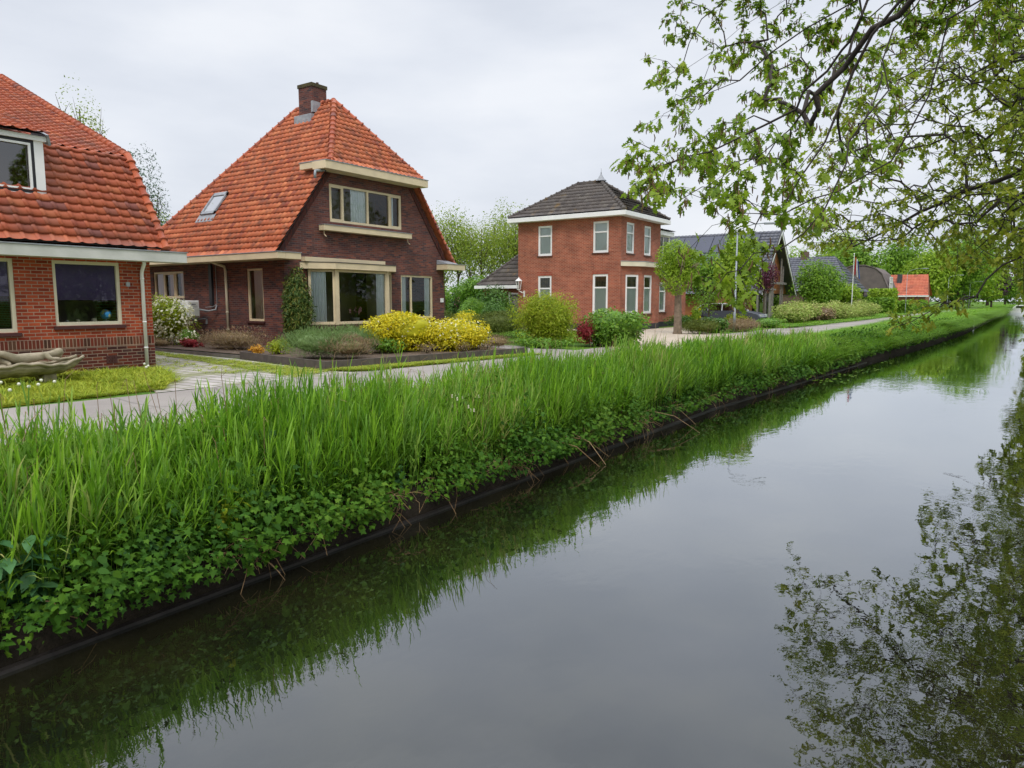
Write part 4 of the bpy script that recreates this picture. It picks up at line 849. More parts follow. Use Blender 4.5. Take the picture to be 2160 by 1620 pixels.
P_ = [(0, .0, .06), (0, .22, .07), (0, .42, .10), (0, .56, .12), (.01, .68, .15), (.0, .80, .17), (-.06, .46, .10), (-.14, .62, .05), (-.06, .80, .07), (.08, .46, .10), (.16, .50, .04), (.17, .66, .03),
      (.05, -.05, .06), (.08, -.32, .20), (.10, -.60, .02), (.12, -.72, .0), (-.05, -.05, .05), (-.02, -.34, .08), (.10, -.18, -.02), (.16, -.22, -.05)]
E_ = [(0, 1), (1, 2), (2, 3), (3, 4), (4, 5), (2, 6), (6, 7), (7, 8), (2, 9), (9, 10), (10, 11), (0, 12), (12, 13), (13, 14), (14, 15), (0, 16), (16, 17), (17, 18), (18, 19)]
R_ = [.12, .10, .125, .055, .095, .08, .055, .042, .034, .055, .042, .034, .095, .066, .042, .038, .095, .066, .042, .038]
fg = skinned('reclining_figure', [(cx_+x, cy_+y+.05, cz_+z-.055) for x, y, z in P_], E_, R_, 'stone')
setp(fg, 'pale stone figure reclining on her back in the shell basin, knee raised', 'statue')
# garden edging of dark recycled boards
def board_run(pts, z0, z1, th=.05):
    m = MB()
    for a, b in zip(pts, pts[1:]):
        L = math.hypot(b[0]-a[0], b[1]-a[1]); n = max(1, int(L/1.2)); ff = frame(a, (b[0]-a[0], b[1]-a[1]))
        for i in range(n): m.fbox(ff, L*i/n+.004, L*(i+1)/n-.004, z0, z1+random.uniform(-.004, .004), -th, 0)
    return m
T = thing('garden_edging', 'dark grey board edging of the raised flower bed in front of the dark brick house', 'edging', (-12.9, 11.1, 0))
board_run([(-17.35, 11.9), (-12.85, 11.05)], -.1, .21).build('board', 'boards', T)
board_run([(-12.85, 11.05), (-11.72, 17.85)], -.1, .21).build('board', 'boards', T)
board_run([(-17.4, 12.45), (-17.35, 11.9)], -.1, .21).build('board', 'boards', T)
o = board_run([(-30, 12.75), (-22, 12.22), (-17.45, 11.98)], -.1, .10).build('low_edging', 'grey_wood'); setp(o, 'low grey kerb edging beside the paved yard, left of the raised bed', 'edging')
m = MB(); y = -6.0
while y < 36:
    y2 = y+3; m.prism([(XL(y)-.02, y, -1.5), (XL(y)+.05, y, -1.5), (XL(y)+.03, y, -1.172), (XL(y)-.02, y, -1.165)], (XL(y2)-XL(y), 3, 0)); y = y2
o = m.build('revetment_boards', surf('wet dark timber', (.018, .014, .013), (.034, .028, .025), 4, .5, .4, .5, 30)); setp(o, 'long dark wet timber board holding the foot of the canal bank', 'revetment')
# ================================================================ street lamps, flag, post, car, bin, boat
def lamp(p, h, arm, name_label, ang=0, flat=True, r=.07, grp='street lamps along the road'):
    T = thing('street_lamp', name_label, 'street lamp', p, grp); x, y = p[0], p[1]
    m = MB(); m.tube([(x, y, 0), (x, y, 1.0), (x, y, 1.02), (x, y, h)], [r, r, r*.8, r*.55], 10); m.sm = True; m.build('pole', 'galv', T)
    dx, dy = math.cos(ang), math.sin(ang); m = MB()
    m.tube([(x, y, h-.05), (x+dx*arm*.12, y+dy*arm*.12, h+.28), (x+dx*arm*.5, y+dy*arm*.5, h+.5), (x+dx*arm, y+dy*arm, h+.55)], r*.4, 7); m.sm = True; m.build('arm', 'galv', T)
    m = MB(); ff = frame((x+dx*arm*.85, y+dy*arm*.85), (dx, dy)); m.fbox(ff, 0, .62, h+.47, h+.57, -.11, .11); m.build('lamp_head', 'galv', T, bevel=.02)
    return T
lamp((-11.55, 37.2, 0), 5.0, 1.5, 'tall grey street lamp behind the heather bed in front of the globe tree', R(20))
lamp((-9.75, 97.0, 0), 4.9, 2.0, 'street lamp standing in front of the red roofed house', R(30), r=.038)
lamp((-8.0, 141, 0), 5.4, 2.0, 'street lamp before the round green trees, second farthest', R(30), r=.038)
lamp((-6.0, 172, 0), 5.0, 2.0, 'street lamp farthest down the road, in front of the dark hedge', R(30), r=.038)
T = thing('flagpole', 'white flagpole with a red white and blue flag hanging limp', 'flagpole', (-12.1, 75, 0))
bz = (-12.1, 75)
m = MB(); m.tube([(bz[0], bz[1], 0), (bz[0], bz[1], 6.0)], [.045, .03], 8); m.lathe((bz[0], bz[1], 6.0), [(.001, 0), (.07, .05), (.001, .12)], 8); m.build('pole', 'white', T)
for i, (c, nm) in enumerate((((.45, .02, .03), 'red'), ((.75, .76, .78), 'white'), ((.02, .08, .30), 'blue'))):
    m = MB(); rows = []
    for j in range(9):
        z = 5.8-j*.21; rows.append([(bz[0]+.06+.10*i+.012*j*i+.10*k_/3+.05, bz[1]-.05+.06*math.sin(k_*1.8+i*2+j*.7), z-.18*i-.12*k_/3) for k_ in range(4)])
    for a, b in zip(rows, rows[1:]):
        for k_ in range(3): m.poly([a[k_], a[k_+1], b[k_+1], b[k_]])
    m.build('flag_band', surf('flag '+nm, c, tuple(x*.85 for x in c)), T)
m = MB(); p = G(2049, 672, -1.2); p = Vector((-2.55, 88, -1.2)); m.tube([(p.x, p.y, -2), (p.x, p.y, -.35)], .09, 8); m.tube([(p.x, p.y, -.35), (p.x, p.y, -.25)], [.1, .06], 8)
o = m.build('mooring_post', 'white', None, origin=p); setp(o, 'short white post standing at the water edge far up the canal', 'post')
# wheelie bin
p = G(1937, 669); p = Vector((-9.9, 115, 0)); T = thing('wheelie_bin', 'dark wheelie bin at the road side before the red roofed house', 'bin', p)
m = MB(); m.prism([(p.x-.25, p.y-.3, .1), (p.x+.25, p.y-.3, .1), (p.x+.3, p.y-.35, 1.0), (p.x-.3, p.y-.35, 1.0)], (0, .65, 0)); m.build('body', 'black', T)
m = MB(); m.box(p.x-.33, p.x+.33, p.y-.38, p.y+.36, 1.0, 1.08); m.build('lid', 'black', T)
for s in (-1, 1): m = MB(); m.tube([(p.x+s*.28, p.y+.3, .1), (p.x+s*.33, p.y+.3, .1)], .1, 10); m.build('wheel', 'bitumen', T)
# parked car, side on, nose to the right
car_paint = surf('dark grey car paint', (.055, .065, .085), (.06, .07, .09), 1, .22, .6); 
T = thing('parked_car', 'dark grey estate car parked side on behind the planting, nose towards the road', 'car', (-15.3, 48, 0))
cx0, cy0 = -17.65, 47.2; Lc, Wc = 4.7, 1.75
side = [(0, .35), (0.02, .75), (.12, .98), (.55, 1.02), (1.0, 1.34), (1.6, 1.42), (2.5, 1.38), (3.05, 1.20), (3.5, .98), (4.2, .86), (4.6, .72), (4.7, .5), (4.65, .28), (.1, .28)]
bm = bmesh.new()
body = [(0, .32), (.0, .6), (.06, .88), (.3, .97), (3.45, .96), (4.1, .86), (4.55, .74), (4.7, .55), (4.66, .3)]
m = MB(); low = body
def ring(w_, ins): return [(cx0+x+(ins if x < 1 else -ins), cy0+w_, z) for x, z in low]
a = ring(0, .08); b = ring(.08, 0); c = ring(Wc-.08, 0); d = ring(Wc, .08)
for p, q in ((a, b), (b, c), (c, d)):
    for i in range(len(low)-1): m.poly([p[i], p[i+1], q[i+1], q[i]], .5)
m.poly(a, .5); m.poly(d, .5); m.sm = False; m.build('body', car_paint, T)
gh = [(.25, .95), (.75, 1.36), (1.6, 1.43), (2.45, 1.38), (3.42, .96)]
m = MB(); aa = [(cx0+x, cy0+.12+.2*(z-.95), z) for x, z in gh]; bb = [(cx0+x, cy0+Wc-.12-.2*(z-.95), z) for x, z in gh]
m.poly(aa); m.poly(bb)
for i in (0, 3): m.poly([aa[i], aa[i+1], bb[i+1], bb[i]])
m.build('window_glass', 'glass_dark', T)
m = MB()
for i in (1, 2): m.prism([aa[i], aa[i+1], bb[i+1], bb[i]], (0, 0, .03))
for x0_, z0_, x1_, z1_ in ((.25, .95, .75, 1.38), (1.15, .95, 1.2, 1.4), (2.1, .95, 2.1, 1.4), (3.42, .96, 2.45, 1.40)):
    for yy in (cy0+.1, cy0+Wc-.1):
        sg = 1 if yy < cy0+1 else -1
        m.tube([(cx0+x0_, yy, z0_), (cx0+x1_, yy+sg*.09, z1_)], .035, 5)
m.build('roof', surf('silver roof rail', (.5, .52, .55)), T)
for x in (.85, 3.75):
    for yy in (cy0-.01, cy0+Wc-.19):
        m = MB(); m.tube([(cx0+x, yy, .32), (cx0+x, yy+.2, .32)], .32, 20); wl = m.build('wheel', 'black', T); m = MB(); m.tube([(cx0+x, yy-.01, .32), (cx0+x, yy+.0, .32)], .2, 14); m.build('rim', 'galv', wl)
for yy in (cy0+.02, cy0+Wc-.35): m = MB(); m.box(cx0-.01, cx0+.16, yy-.03, yy+.33, .70, .93); m.build('tail_lamp', surf('red lamp glass', (.6, .02, .02), rough=.2), T)
for yy in (cy0+.08, cy0+Wc-.45): m = MB(); m.box(cx0+4.45, cx0+4.66, yy, yy+.37, .60, .74); m.build('headlight', surf('clear lamp', (.6, .62, .65), rough=.15), T)
# small motor boat far up the canal
T = thing('cabin_boat', 'white cabin boat moored far up the canal', 'boat', (3.2, 215, WZ))
m = MB(); bx, by = 3.3, 214
hull = [(-2.6, 0), (-2.0, -.5), (2.6, -.5), (3.0, .0), (3.2, .55), (-3.2, .75)]
m.prism([(bx+x, by, WZ+.3+z) for x, z in hull], (0, 2.4, 0)); m.build('hull', 'white', T)
m = MB(); m.prism([(bx-1.9, by+.2, WZ+.95), (bx+2.7, by+.2, WZ+.85), (bx+2.5, by+.2, WZ+1.8), (bx-.9, by+.2, WZ+1.85)], (0, 2, 0)); m.build('cabin', 'white', T)
m = MB(); m.box(bx-1.0, bx+2.3, by+.17, by+.2, WZ+1.1, WZ+1.6); m.build('cabin_window', 'glass_dark', T)
# bicycle by the villa corner
T = thing('bicycle', 'dark bicycle leaning at the right corner of the brick villa', 'bicycle', (-15.9, 43.4, 0))
for x in (-16.3, -15.35):
    m = MB(); m.tube([(x+.34*math.cos(a*.2618), 43.4, .35+.34*math.sin(a*.2618)) for a in range(25)], .022, 6); wl = m.build('wheel', 'black', T)
    m = MB()
    for a in range(8): m.tube([(x, 43.4, .35), (x+.33*math.cos(a*.785), 43.4, .35+.33*math.sin(a*.785))], .005, 4)
    m.build('spokes', 'galv', wl)
m = MB(); A1, A2, A3, A4, A5 = (-16.3, 43.4, .35), (-15.9, 43.4, .3), (-16.05, 43.4, .85), (-15.5, 43.4, .9), (-15.35, 43.4, .35)
for q in ((A1, A2), (A1, A3), (A2, A3), (A3, A4), (A2, A4), (A4, A5)): m.tube(q, .018, 6)
m.build('frame', 'black', T); m = MB(); m.box(-16.2, -15.93, 43.33, 43.47, .88, .95); m.build('saddle', 'sill', T)
m = MB(); m.tube([(-15.5, 43.4, .9), (-15.52, 43.4, 1.05)], .015, 6); m.tube([(-15.6, 43.15, 1.05), (-15.5, 43.4, 1.07), (-15.6, 43.65, 1.05)], .014, 6); m.build('handlebar', 'galv', T)
# ================================================================ foliage
LEAF2 = [(0, 0, 0), (.28, .45, .05), (0, 1, -.05), (-.28, .45, .05)]; LEAF2F = [(0, 1, 2, 3)]
OAK = [(0.000, 0, 0), (0.074, .18, .02), (0.252, .22, .05), (0.118, .36, .03), (0.326, .52, .03), (0.133, .62, .01), (0.222, .84, -.05), (0.059, .82, -.03), (0.000, 1.0, -.10),
       (-0.059, .82, -.03), (-0.222, .84, -.05), (-0.133, .62, .01), (-0.326, .52, .03), (-0.118, .36, .03), (-0.252, .22, .05), (-0.074, .18, .02)]
OAKF = [(0, 1, 2, 3), (3, 4, 5), (5, 6, 7), (7, 8, 9), (9, 10, 11), (11, 12, 13), (13, 14, 15, 0), (0, 3, 5, 11, 13), (5, 7, 9, 11)]
OAKS = [(0.000, 0, 0), (0.222, .25, .05), (0.104, .40, .02), (0.311, .62, .0), (0.118, .74, -.02), (0.000, 1, -.10), (-0.118, .74, -.02), (-0.311, .62, .0), (-0.104, .40, .02), (-0.222, .25, .05)]
OAKSF = [(0, 1, 2, 8, 9), (2, 3, 4, 6, 7, 8), (4, 5, 6)]
IVY = [(0, 0, 0), (.42, -.05, .02), (.30, .25, .03), (.55, .45, -.04), (.22, .52, .02), (0, 1, -.10), (-.22, .52, .02), (-.55, .45, -.04), (-.30, .25, .03), (-.42, -.05, .02)]
IVYF = [(0, 1, 2, 8, 9), (2, 3, 4, 6, 7, 8), (4, 5, 6)]
def fol(name, cols, trans=.3, rough=.55, spec=.3): return rndmat(name, cols, rough, spec, trans=trans)
FM = {
 'reed': fol('reed green', [(0.067, 0.187, 0.013), (0.124, 0.286, 0.016), (0.192, 0.387, 0.023), (0.270, 0.473, 0.032), (0.136, 0.286, 0.050), (0.276, 0.445, 0.070), (0.483, 0.424, 0.160)], .35, .5, .2),
 'bankleaf': fol('bank leaf green', [(0.026, 0.079, 0.011), (0.046, 0.122, 0.011), (0.069, 0.158, 0.013), (0.101, 0.186, 0.015)], .2, .6, .12),
 'nettle': fol('nettle green', [(.06, .17, .06), (.09, .22, .08), (.06, .16, .04)], .2, .5),
 'straw': fol('dry straw', [(.30, .19, .09), (.20, .12, .06), (.40, .28, .15)], .1, .8),
 'grass': fol('verge grass', [(0.089, 0.230, 0.011), (0.149, 0.322, 0.016), (0.208, 0.391, 0.023), (0.267, 0.391, 0.036)], .3),
 'lawng': fol('lawn tufts', [(0.216, 0.325, 0.020), (0.324, 0.413, 0.030), (0.432, 0.450, 0.040), (0.135, 0.275, 0.020)], .3),
 'oak': fol('young oak leaf', [(0.098, 0.177, 0.011), (0.165, 0.271, 0.018), (0.247, 0.366, 0.024), (0.344, 0.437, 0.034)], .5),
 'oakfar': fol('oak leaf', [(0.116, 0.171, 0.014), (0.186, 0.263, 0.018), (0.281, 0.343, 0.023), (0.342, 0.329, 0.037)], .45),
 'catkin': fol('catkin', [(.16, .10, .05), (.24, .16, .07), (.10, .06, .035)], .3, .8),
 'yew': fol('yew', [(0.030, 0.075, 0.010), (0.052, 0.106, 0.014), (0.095, 0.141, 0.018), (0.191, 0.177, 0.026)], .15),
 'lav': fol('grey green lavender', [(0.117, 0.204, 0.059), (0.182, 0.275, 0.094), (0.130, 0.224, 0.047)], .2),
 'heather': fol('faded heather', [(0.240, 0.154, 0.098), (0.330, 0.224, 0.112), (0.195, 0.168, 0.070), (0.300, 0.210, 0.168)], .15),
 'yellow': fol('golden leaf', [(.66, .54, .008), (.74, .62, .015), (.52, .50, .015), (.80, .68, .04), (.28, .33, .02)], .35),
 'whiteflower': fol('cream blossom', [(.75, .74, .50), (.82, .82, .70), (.65, .66, .35)], .2),
 'shrubdark': fol('dark shrub', [(0.049, 0.126, 0.018), (0.073, 0.176, 0.021), (0.113, 0.227, 0.029)], .2, .4),
 'shrubmid': fol('green shrub', [(0.088, 0.208, 0.018), (0.140, 0.294, 0.027), (0.228, 0.379, 0.041)], .3, .4),
 'olive': fol('olive conifer', [(0.078, 0.111, 0.017), (0.117, 0.156, 0.022), (0.156, 0.189, 0.026)], .15),
 'lime': fol('lime green maple', [(0.208, 0.310, 0.015), (0.312, 0.414, 0.020), (0.416, 0.483, 0.030), (0.260, 0.276, 0.030)], .4),
 'red': fol('crimson maple', [(0.225, 0.013, 0.020), (0.315, 0.033, 0.040), (0.165, 0.022, 0.020)], .3),
 'purple': fol('purple leaf', [(.09, .018, .045), (.14, .03, .06), (.06, .015, .03)], .3),
 'orange': fol('orange leaf', [(.60, .28, .02), (.66, .38, .04), (.50, .20, .02)], .3),
 'poplar': fol('poplar leaf', [(0.165, 0.252, 0.026), (0.255, 0.350, 0.033), (0.345, 0.420, 0.046)], .45),
 'treeb': fol('broadleaf', [(0.101, 0.218, 0.019), (0.169, 0.314, 0.024), (0.236, 0.410, 0.029)], .35),
 'treec': fol('fresh broadleaf', [(0.175, 0.299, 0.020), (0.262, 0.408, 0.025), (0.349, 0.490, 0.035)], .4),
 'beech': fol('copper beech', [(.045, .02, .03), (.06, .03, .04), (.035, .02, .022)], .2),
 'bamboo': fol('pale green hedge', [(0.240, 0.350, 0.070), (0.360, 0.462, 0.098), (0.450, 0.504, 0.140), (0.300, 0.252, 0.098)], .3),
 'needle': fol('dark conifer', [(.02, .07, .03), (.03, .10, .04), (.05, .13, .03)], .1),
}
def randdir(n): return unit(RS.normal(size=(n, 3)))
def cloud(n, c, r, blobs=9, rough=.35, fill=.25, top=0.0):
    """points + outward normals spread over a lumpy crown"""
    c = np.array(c, float); r = np.array(r, float)
    bd = randdir(blobs)*(.30+.38*RS.rand(blobs, 1)); bd[:, 2] = np.abs(bd[:, 2])*(.9 if top else 1)-(0 if top else .0)*1; 
    if not top: bd[:, 2] *= np.where(RS.rand(blobs) < .4, -1, 1)
    br = .42+.28*RS.rand(blobs)
    k = RS.randint(0, blobs, n); d = randdir(n); rad = np.where(RS.rand(n) < fill, RS.rand(n)**.5, .82+.22*RS.rand(n)+.06*RS.normal(size=n))
    p = bd[k]+d*(br[k]*rad)[:, None]
    return c+p*r, unit(d/np.maximum(r, .01)*r.mean())
def leaves_from(P, Nn, size, tmpl='leaf', droop=.35, jitter=.8, aspect=1.0, sz_var=.35, build=None, mat=None, name='crown', parent=None, up=0.0):
    n = len(P); rd = randdir(n); nor = unit(Nn+rd*jitter+np.array([0, 0, .35])); ax = unit(np.cross(nor, randdir(n))+Nn*.35-np.array([0, 0, droop])+np.array([0, 0, up]))
    Rm = frames(ax, nor); s = size*(1+sz_var*RS.normal(size=n)).clip(.5, 1.8); sc = np.stack([s*aspect, s, s], -1)
    T = {'leaf': (LEAF2, LEAF2F), 'oak': (OAK, OAKF), 'oaks': (OAKS, OAKSF), 'ivy': (IVY, IVYF)}[tmpl]
    return scatter(name, T[0], T[1], P, Rm, sc, mat, parent, build=False)
def put(name, d, mat, parent=None, mats=None): return npmesh(name, d[0], d[1], d[2], d[3], mat, parent, mats=mats, matidx=(d[4] if mats else None))
def core(c, r, seg=12):
    m = MB(); sphere(m, c, 1.0, seg, r[0], r[1], 1); c = np.array(c)
    v = np.array(m.v); v[:, 2] = c[2]+(v[:, 2]-c[2])*r[2]; q_ = (v-c)/np.array(r); v = c+(v-c)*(1+.13*np.sin(q_[:, 0:1]*5+c[0]*9)*np.cos(q_[:, 1:2]*6+c[1]*7)+.09*np.sin(q_[:, 2:3]*9+q_[:, 0:1]*4)); m.v = [tuple(x) for x in v]; d = mbdata(m); return d
def shrub(name, label, cat, c, r, n, size, mat, aspect=1.0, flowers=None, nfl=0, blobs=10, group=None, tmpl='leaf', up=0.0, corefrac=.62, stems=True, flsize=.05, fill=.2, droop=.2):
    """c = base centre on the ground, r = radii"""
    base = Vector(c); T = thing(name, label, cat, base, group); cc = (c[0], c[1], c[2]+r[2])
    P, Nn = cloud(int(n*1.5), cc, r, blobs, fill=max(fill, .4)); k = P[:, 2] > c[2]+.01; P, Nn = P[k], Nn[k]
    ds = [leaves_from(P, Nn, size, tmpl, aspect=aspect, up=up, droop=droop)]
    if corefrac: 
        cd = core(cc, [x*corefrac*.88 for x in r]); ds.append(cd)
    put('foliage', merge(ds), FM[mat], T)
    if flowers:
        P, Nn = cloud(nfl, cc, [x*1.04 for x in r], blobs, fill=0); k = (P[:, 2] > c[2]+.1); P, Nn = P[k], Nn[k]
        d = np.linalg.norm((P-np.array(cc))/np.array(r), axis=1); k = d > .7; P, Nn = P[k], Nn[k]
        put('blossom', merge([leaves_from(P, Nn, flsize, jitter=.4, droop=0, aspect=1.6), leaves_from(P+.3*flsize*randdir(len(P)), Nn, flsize, jitter=.4, droop=0, aspect=1.6)]), FM[flowers], T)
    if stems:
        m = MB()
        for i in range(6):
            a = random.uniform(0, 6.28); m.tube([(c[0]+.04*math.cos(a), c[1]+.04*math.sin(a), c[2]-.03), (c[0]+r[0]*.3*math.cos(a), c[1]+r[1]*.3*math.sin(a), c[2]+r[2]*.7), (c[0]+r[0]*.6*math.cos(a), c[1]+r[1]*.6*math.sin(a), c[2]+r[2]*1.2)], [.025*r[0]+.006, .018*r[0]+.004, .004], 5)
        m.build('stems', 'bark', T)
    return T
def tree(name, label, c, h, r, n, size, mat, trunk=.18, th=.35, blobs=14, group=None, bark='bark', tmpl='leaf', fill=.25, limbs=9, rz_=None, lean=(0, 0), aspect=1.0):
    """c = foot, h = height, r = crown radius, th = share of clear trunk"""
    T = thing(name, label, 'tree', c, group); rzz = rz_ or (h*(1-th))/2; cz = c[2]+h-rzz; cc = (c[0]+lean[0], c[1]+lean[1], cz)
    m = MB(); m.tube([(c[0], c[1], c[2]-.2), (c[0]+.02, c[1], c[2]+.15), (c[0]+lean[0]*.3, c[1]+lean[1]*.3, c[2]+h*th), (cc[0], cc[1], cz+rzz*.6)], [trunk*1.5, trunk, trunk*.8, trunk*.2], 9)
    for i in range(limbs):
        a = 2*math.pi*i/limbs+random.uniform(-.3, .3); t = random.uniform(.0, .7); z0 = c[2]+h*th*.9+(cz+rzz*.5-c[2]-h*th)*t; q = random.uniform(.55, .9)
        x0, y0 = c[0]+lean[0]*.5, c[1]+lean[1]*.5
        e = (cc[0]+r*q*math.cos(a), cc[1]+r*q*math.sin(a), min(z0+rzz*random.uniform(.3, 1.0), cz+rzz*.8))
        mid = ((x0+e[0])/2, (y0+e[1])/2, z0+(e[2]-z0)*.4); m.tube([(x0, y0, z0), mid, e], [trunk*.42, trunk*.25, trunk*.06], 6)
        for j in range(3):
            s = [mid[k]+(e[k]-mid[k])*random.uniform(0, .8) for k in range(3)]; m.tube([s, (s[0]+random.uniform(-.35, .35)*r, s[1]+random.uniform(-.35, .35)*r, s[2]+random.uniform(.1, .5)*rzz)], [trunk*.15, trunk*.03], 5)
    m.sm = True; m.build('trunk', bark, T)
    P, Nn = cloud(n, cc, (r, r, rzz), blobs, fill=fill)
    put('crown', leaves_from(P, Nn, size, tmpl, aspect=aspect), FM[mat], T); return T
# ---------------------------------------------------------------- reeds and bank
def reed_template(nl, seed):
    rr = random.Random(seed); V = []; F = []; h = 1.0
    w = .0035
    V += [(-w, 0, 0), (w, 0, 0), (w*.6, 0, h*.8), (-w*.6, 0, h*.8), (0, -w, 0), (0, w, 0), (0, w*.6, h*.8), (0, -w*.6, h*.8)]; F += [(0, 1, 2, 3), (4, 5, 6, 7)]
    for i in range(nl):
        t = (i+1)/(nl+1); z0 = h*(.22+.62*t); a = i*math.pi+rr.uniform(-.7, .7); L = rr.uniform(.24, .36)*(1.1-.35*abs(t-.5)); el = R(rr.uniform(58, 80)) if t > .45 else R(rr.uniform(35, 65)); wd = rr.uniform(.008, .012)
        if i == nl-1: el = R(86); L *= .85
        dx, dy = math.cos(a), math.sin(a); px, py, pz = 0, 0, z0; b = len(V); bend = rr.choice([.0, .15, .3, .5, .9 if t < .6 else .2])
        for k in range(4):
            ww = wd*(.55, 1, .75, 0.05)[k]; V += [(px-dy*ww, py+dx*ww, pz), (px+dy*ww, py-dx*ww, pz)]
            e = el-bend*k*.6; px += dx*math.cos(e)*L/3; py += dy*math.cos(e)*L/3; pz += math.sin(e)*L/3
        for k in range(3): F.append((b+2*k, b+2*k+1, b+2*k+3, b+2*k+2))
    return V, F
ds = []
for v in range(8):
    TV, TF = reed_template(6+v % 3, v)
    for (ya, yb, dens) in ((.3, 12, 370), (12, 22, 260), (22, 31.5, 180)):
        n = int((yb-ya)*1.55*dens/8); Y = RS.uniform(ya, yb, n); xl = np.array([XL(y) for y in Y]); X = xl-.16-1.5*RS.rand(n)**.85
        Z = np.array([bank_z(x, y) for x, y in zip(X, Y)])-.02
        topz = .38+.16*RS.normal(size=n)-.07*np.clip((Y-14)/6, 0, 1)+.10*np.sin(Y*1.3)+.06*np.sin(Y*3.1+X*2)
        topz = topz-np.clip((Y-25)/8, 0, 1)*.28-np.clip((xl-.85-X)*-1, 0, 1)*.45
        H_ = np.clip(topz-Z, .35, 1.4)*(.86+.22*RS.rand(n))
        ang = RS.rand(n)*6.283; Rm = rz(ang); lean = .09*RS.normal(size=(n, 2)); Rm = Rm.copy(); Rm[:, 0, 2] += lean[:, 0]+.05; Rm[:, 1, 2] += lean[:, 1]
        wd = .62+.42*RS.rand(n)+np.clip((Y-12)/20, 0, 1)*.5
        ds.append(scatter('r', TV, TF, np.stack([X, Y, Z], -1), Rm, np.stack([wd, wd, H_], -1), None, rnd=(RS.rand(n)*.75+.12*np.sin(Y*.9)+.12).clip(0, 1), build=False))
setp(put('reeds', merge(ds), FM['reed']), 'tall fresh green reeds along the near canal bank', 'reeds', kind='stuff')
# leafy plants overhanging the water's edge
def bankpts(n, ya, yb, dmin, dmax, lift):
    Y = RS.uniform(ya, yb, n); xl = np.array([XL(y) for y in Y]); t = RS.rand(n); X = xl-dmin-(dmax-dmin)*t
    Z = np.array([bank_z(min(x, XL(y)-.04), y) for x, y in zip(X, Y)])
    bulge = .5+.5*np.sin(Y*2.3+np.sin(Y*5.1))*np.sin(Y*.7+1); L = lift*(RS.rand(n)+.9*RS.rand(n)**4)*(.55+.6*bulge)
    hang = .20*bulge*(1-t)**2+.05*RS.normal(size=n)*(1-t); return np.stack([X+hang+L*.45, Y, Z+L], -1)
P = np.concatenate([bankpts(30000, .8, 14, -.04, 1.1, .38), bankpts(16000, 14, 34, -.03, .95, .30)])
kp = (np.sin(P[:, 1]*1.9+np.sin(P[:, 1]*.8)*2)+.7*np.sin(P[:, 0]*7+P[:, 1]*4.3)+.9*RS.normal(size=len(P))) > -.75; P = P[kp]
n = len(P); nor = unit(np.array([.30, -.05, 1.0])+.32*RS.normal(size=(n, 3))); ax = unit(np.array([.6, 0, -.35])+.7*RS.normal(size=(n, 3)))
sz = (.046+.022*RS.rand(n))*(1+np.clip((P[:, 1]-12)/20, 0, 1)*.5)*np.where(RS.rand(n) < .3, 1.35, 1)
BROAD = [(0, 0, 0), (.26, .16, .03), (.34, .40, .02), (.18, .72, -.04), (0, 1, -.16), (-.18, .72, -.04), (-.34, .40, .02), (-.26, .16, .03)]; BROADF = [(0, 1, 2, 3, 4), (4, 5, 6, 7, 0)]
rv = (RS.rand(n)*.75+.3*np.sin(P[:, 1]*1.1+P[:, 0]*3)*.6+.15).clip(0, 1); kind = np.sin(P[:, 1]*.9+1.3)+.6*np.sin(P[:, 1]*2.7+P[:, 0]*5)+.9*RS.normal(size=n); Fr = frames(ax, nor); d1 = []
for kk, TT, ff_, mul in (((kind < .25), IVY, IVYF, 1.0), ((kind >= .25) & (kind < 1.1), BROAD, BROADF, 1.25), ((kind >= 1.1), BROAD, BROADF, .75)):
    q_ = sz[kk]*mul*(.7+.6*RS.rand(kk.sum())); d1.append(scatter('b', TT, ff_, P[kk], Fr[kk], np.stack([q_, q_, q_], -1), None, rnd=rv[kk], build=False))
d1 = merge(d1)
P2 = bankpts(9000, 34, 75, .05, 1.3, .36); n = len(P2); nor = unit(np.array([.5, -.2, .85])+.5*RS.normal(size=(n, 3))); ax = unit(RS.normal(size=(n, 3))); sz = .11+.06*RS.rand(n)
d2 = scatter('b', LEAF2, LEAF2F, P2, frames(ax, nor), np.stack([sz*1.2, sz, sz], -1), None, build=False)
setp(put('bank_plants', merge([d1, d2]), FM['bankleaf']), 'low lobed green leaves hanging over the dark foot of the canal bank', 'ground cover', kind='stuff')
# dead stalks and roots at the water's edge
m = MB()
for i in range(420):
    y = random.uniform(1.5, 34)**1.0; y = y if random.random() < .6 else random.choice([4.2, 6.2, 9.0, 11.5, 13.5])+random.uniform(-.3, .3)
    x = XL(y)-random.uniform(.0, .25); z = random.uniform(-1.0, -.75); L = random.uniform(.15, .5)
    a = random.uniform(-1.5, 1.5); e = (x+L*math.cos(a)*.7, y+L*math.sin(a), z-random.uniform(-.1, .35)*L/.3); e = (e[0], e[1], max(e[2], WZ-.02))
    m.tube([(x, y, z), ((x+e[0])/2+.04, (y+e[1])/2, (z+e[2])/2+random.uniform(0, .08)), e], [.0035, .004, .0025], 4, False)
for i in range(420):
    y = random.uniform(1, 30); x = XL(y)-random.uniform(.3, 1.5); z = bank_z(x, y); h_ = random.uniform(.6, 1.15); a = random.gauss(0, .12); b_ = random.gauss(0, .12)
    m.tube([(x, y, z), (x+a*h_, y+b_*h_, z+h_), (x+a*h_*1.5+random.gauss(0, .06), y+b_*h_*1.5+random.gauss(0, .06), z+h_+random.uniform(-.12, .12))], [.0035, .003, .002], 4, False)
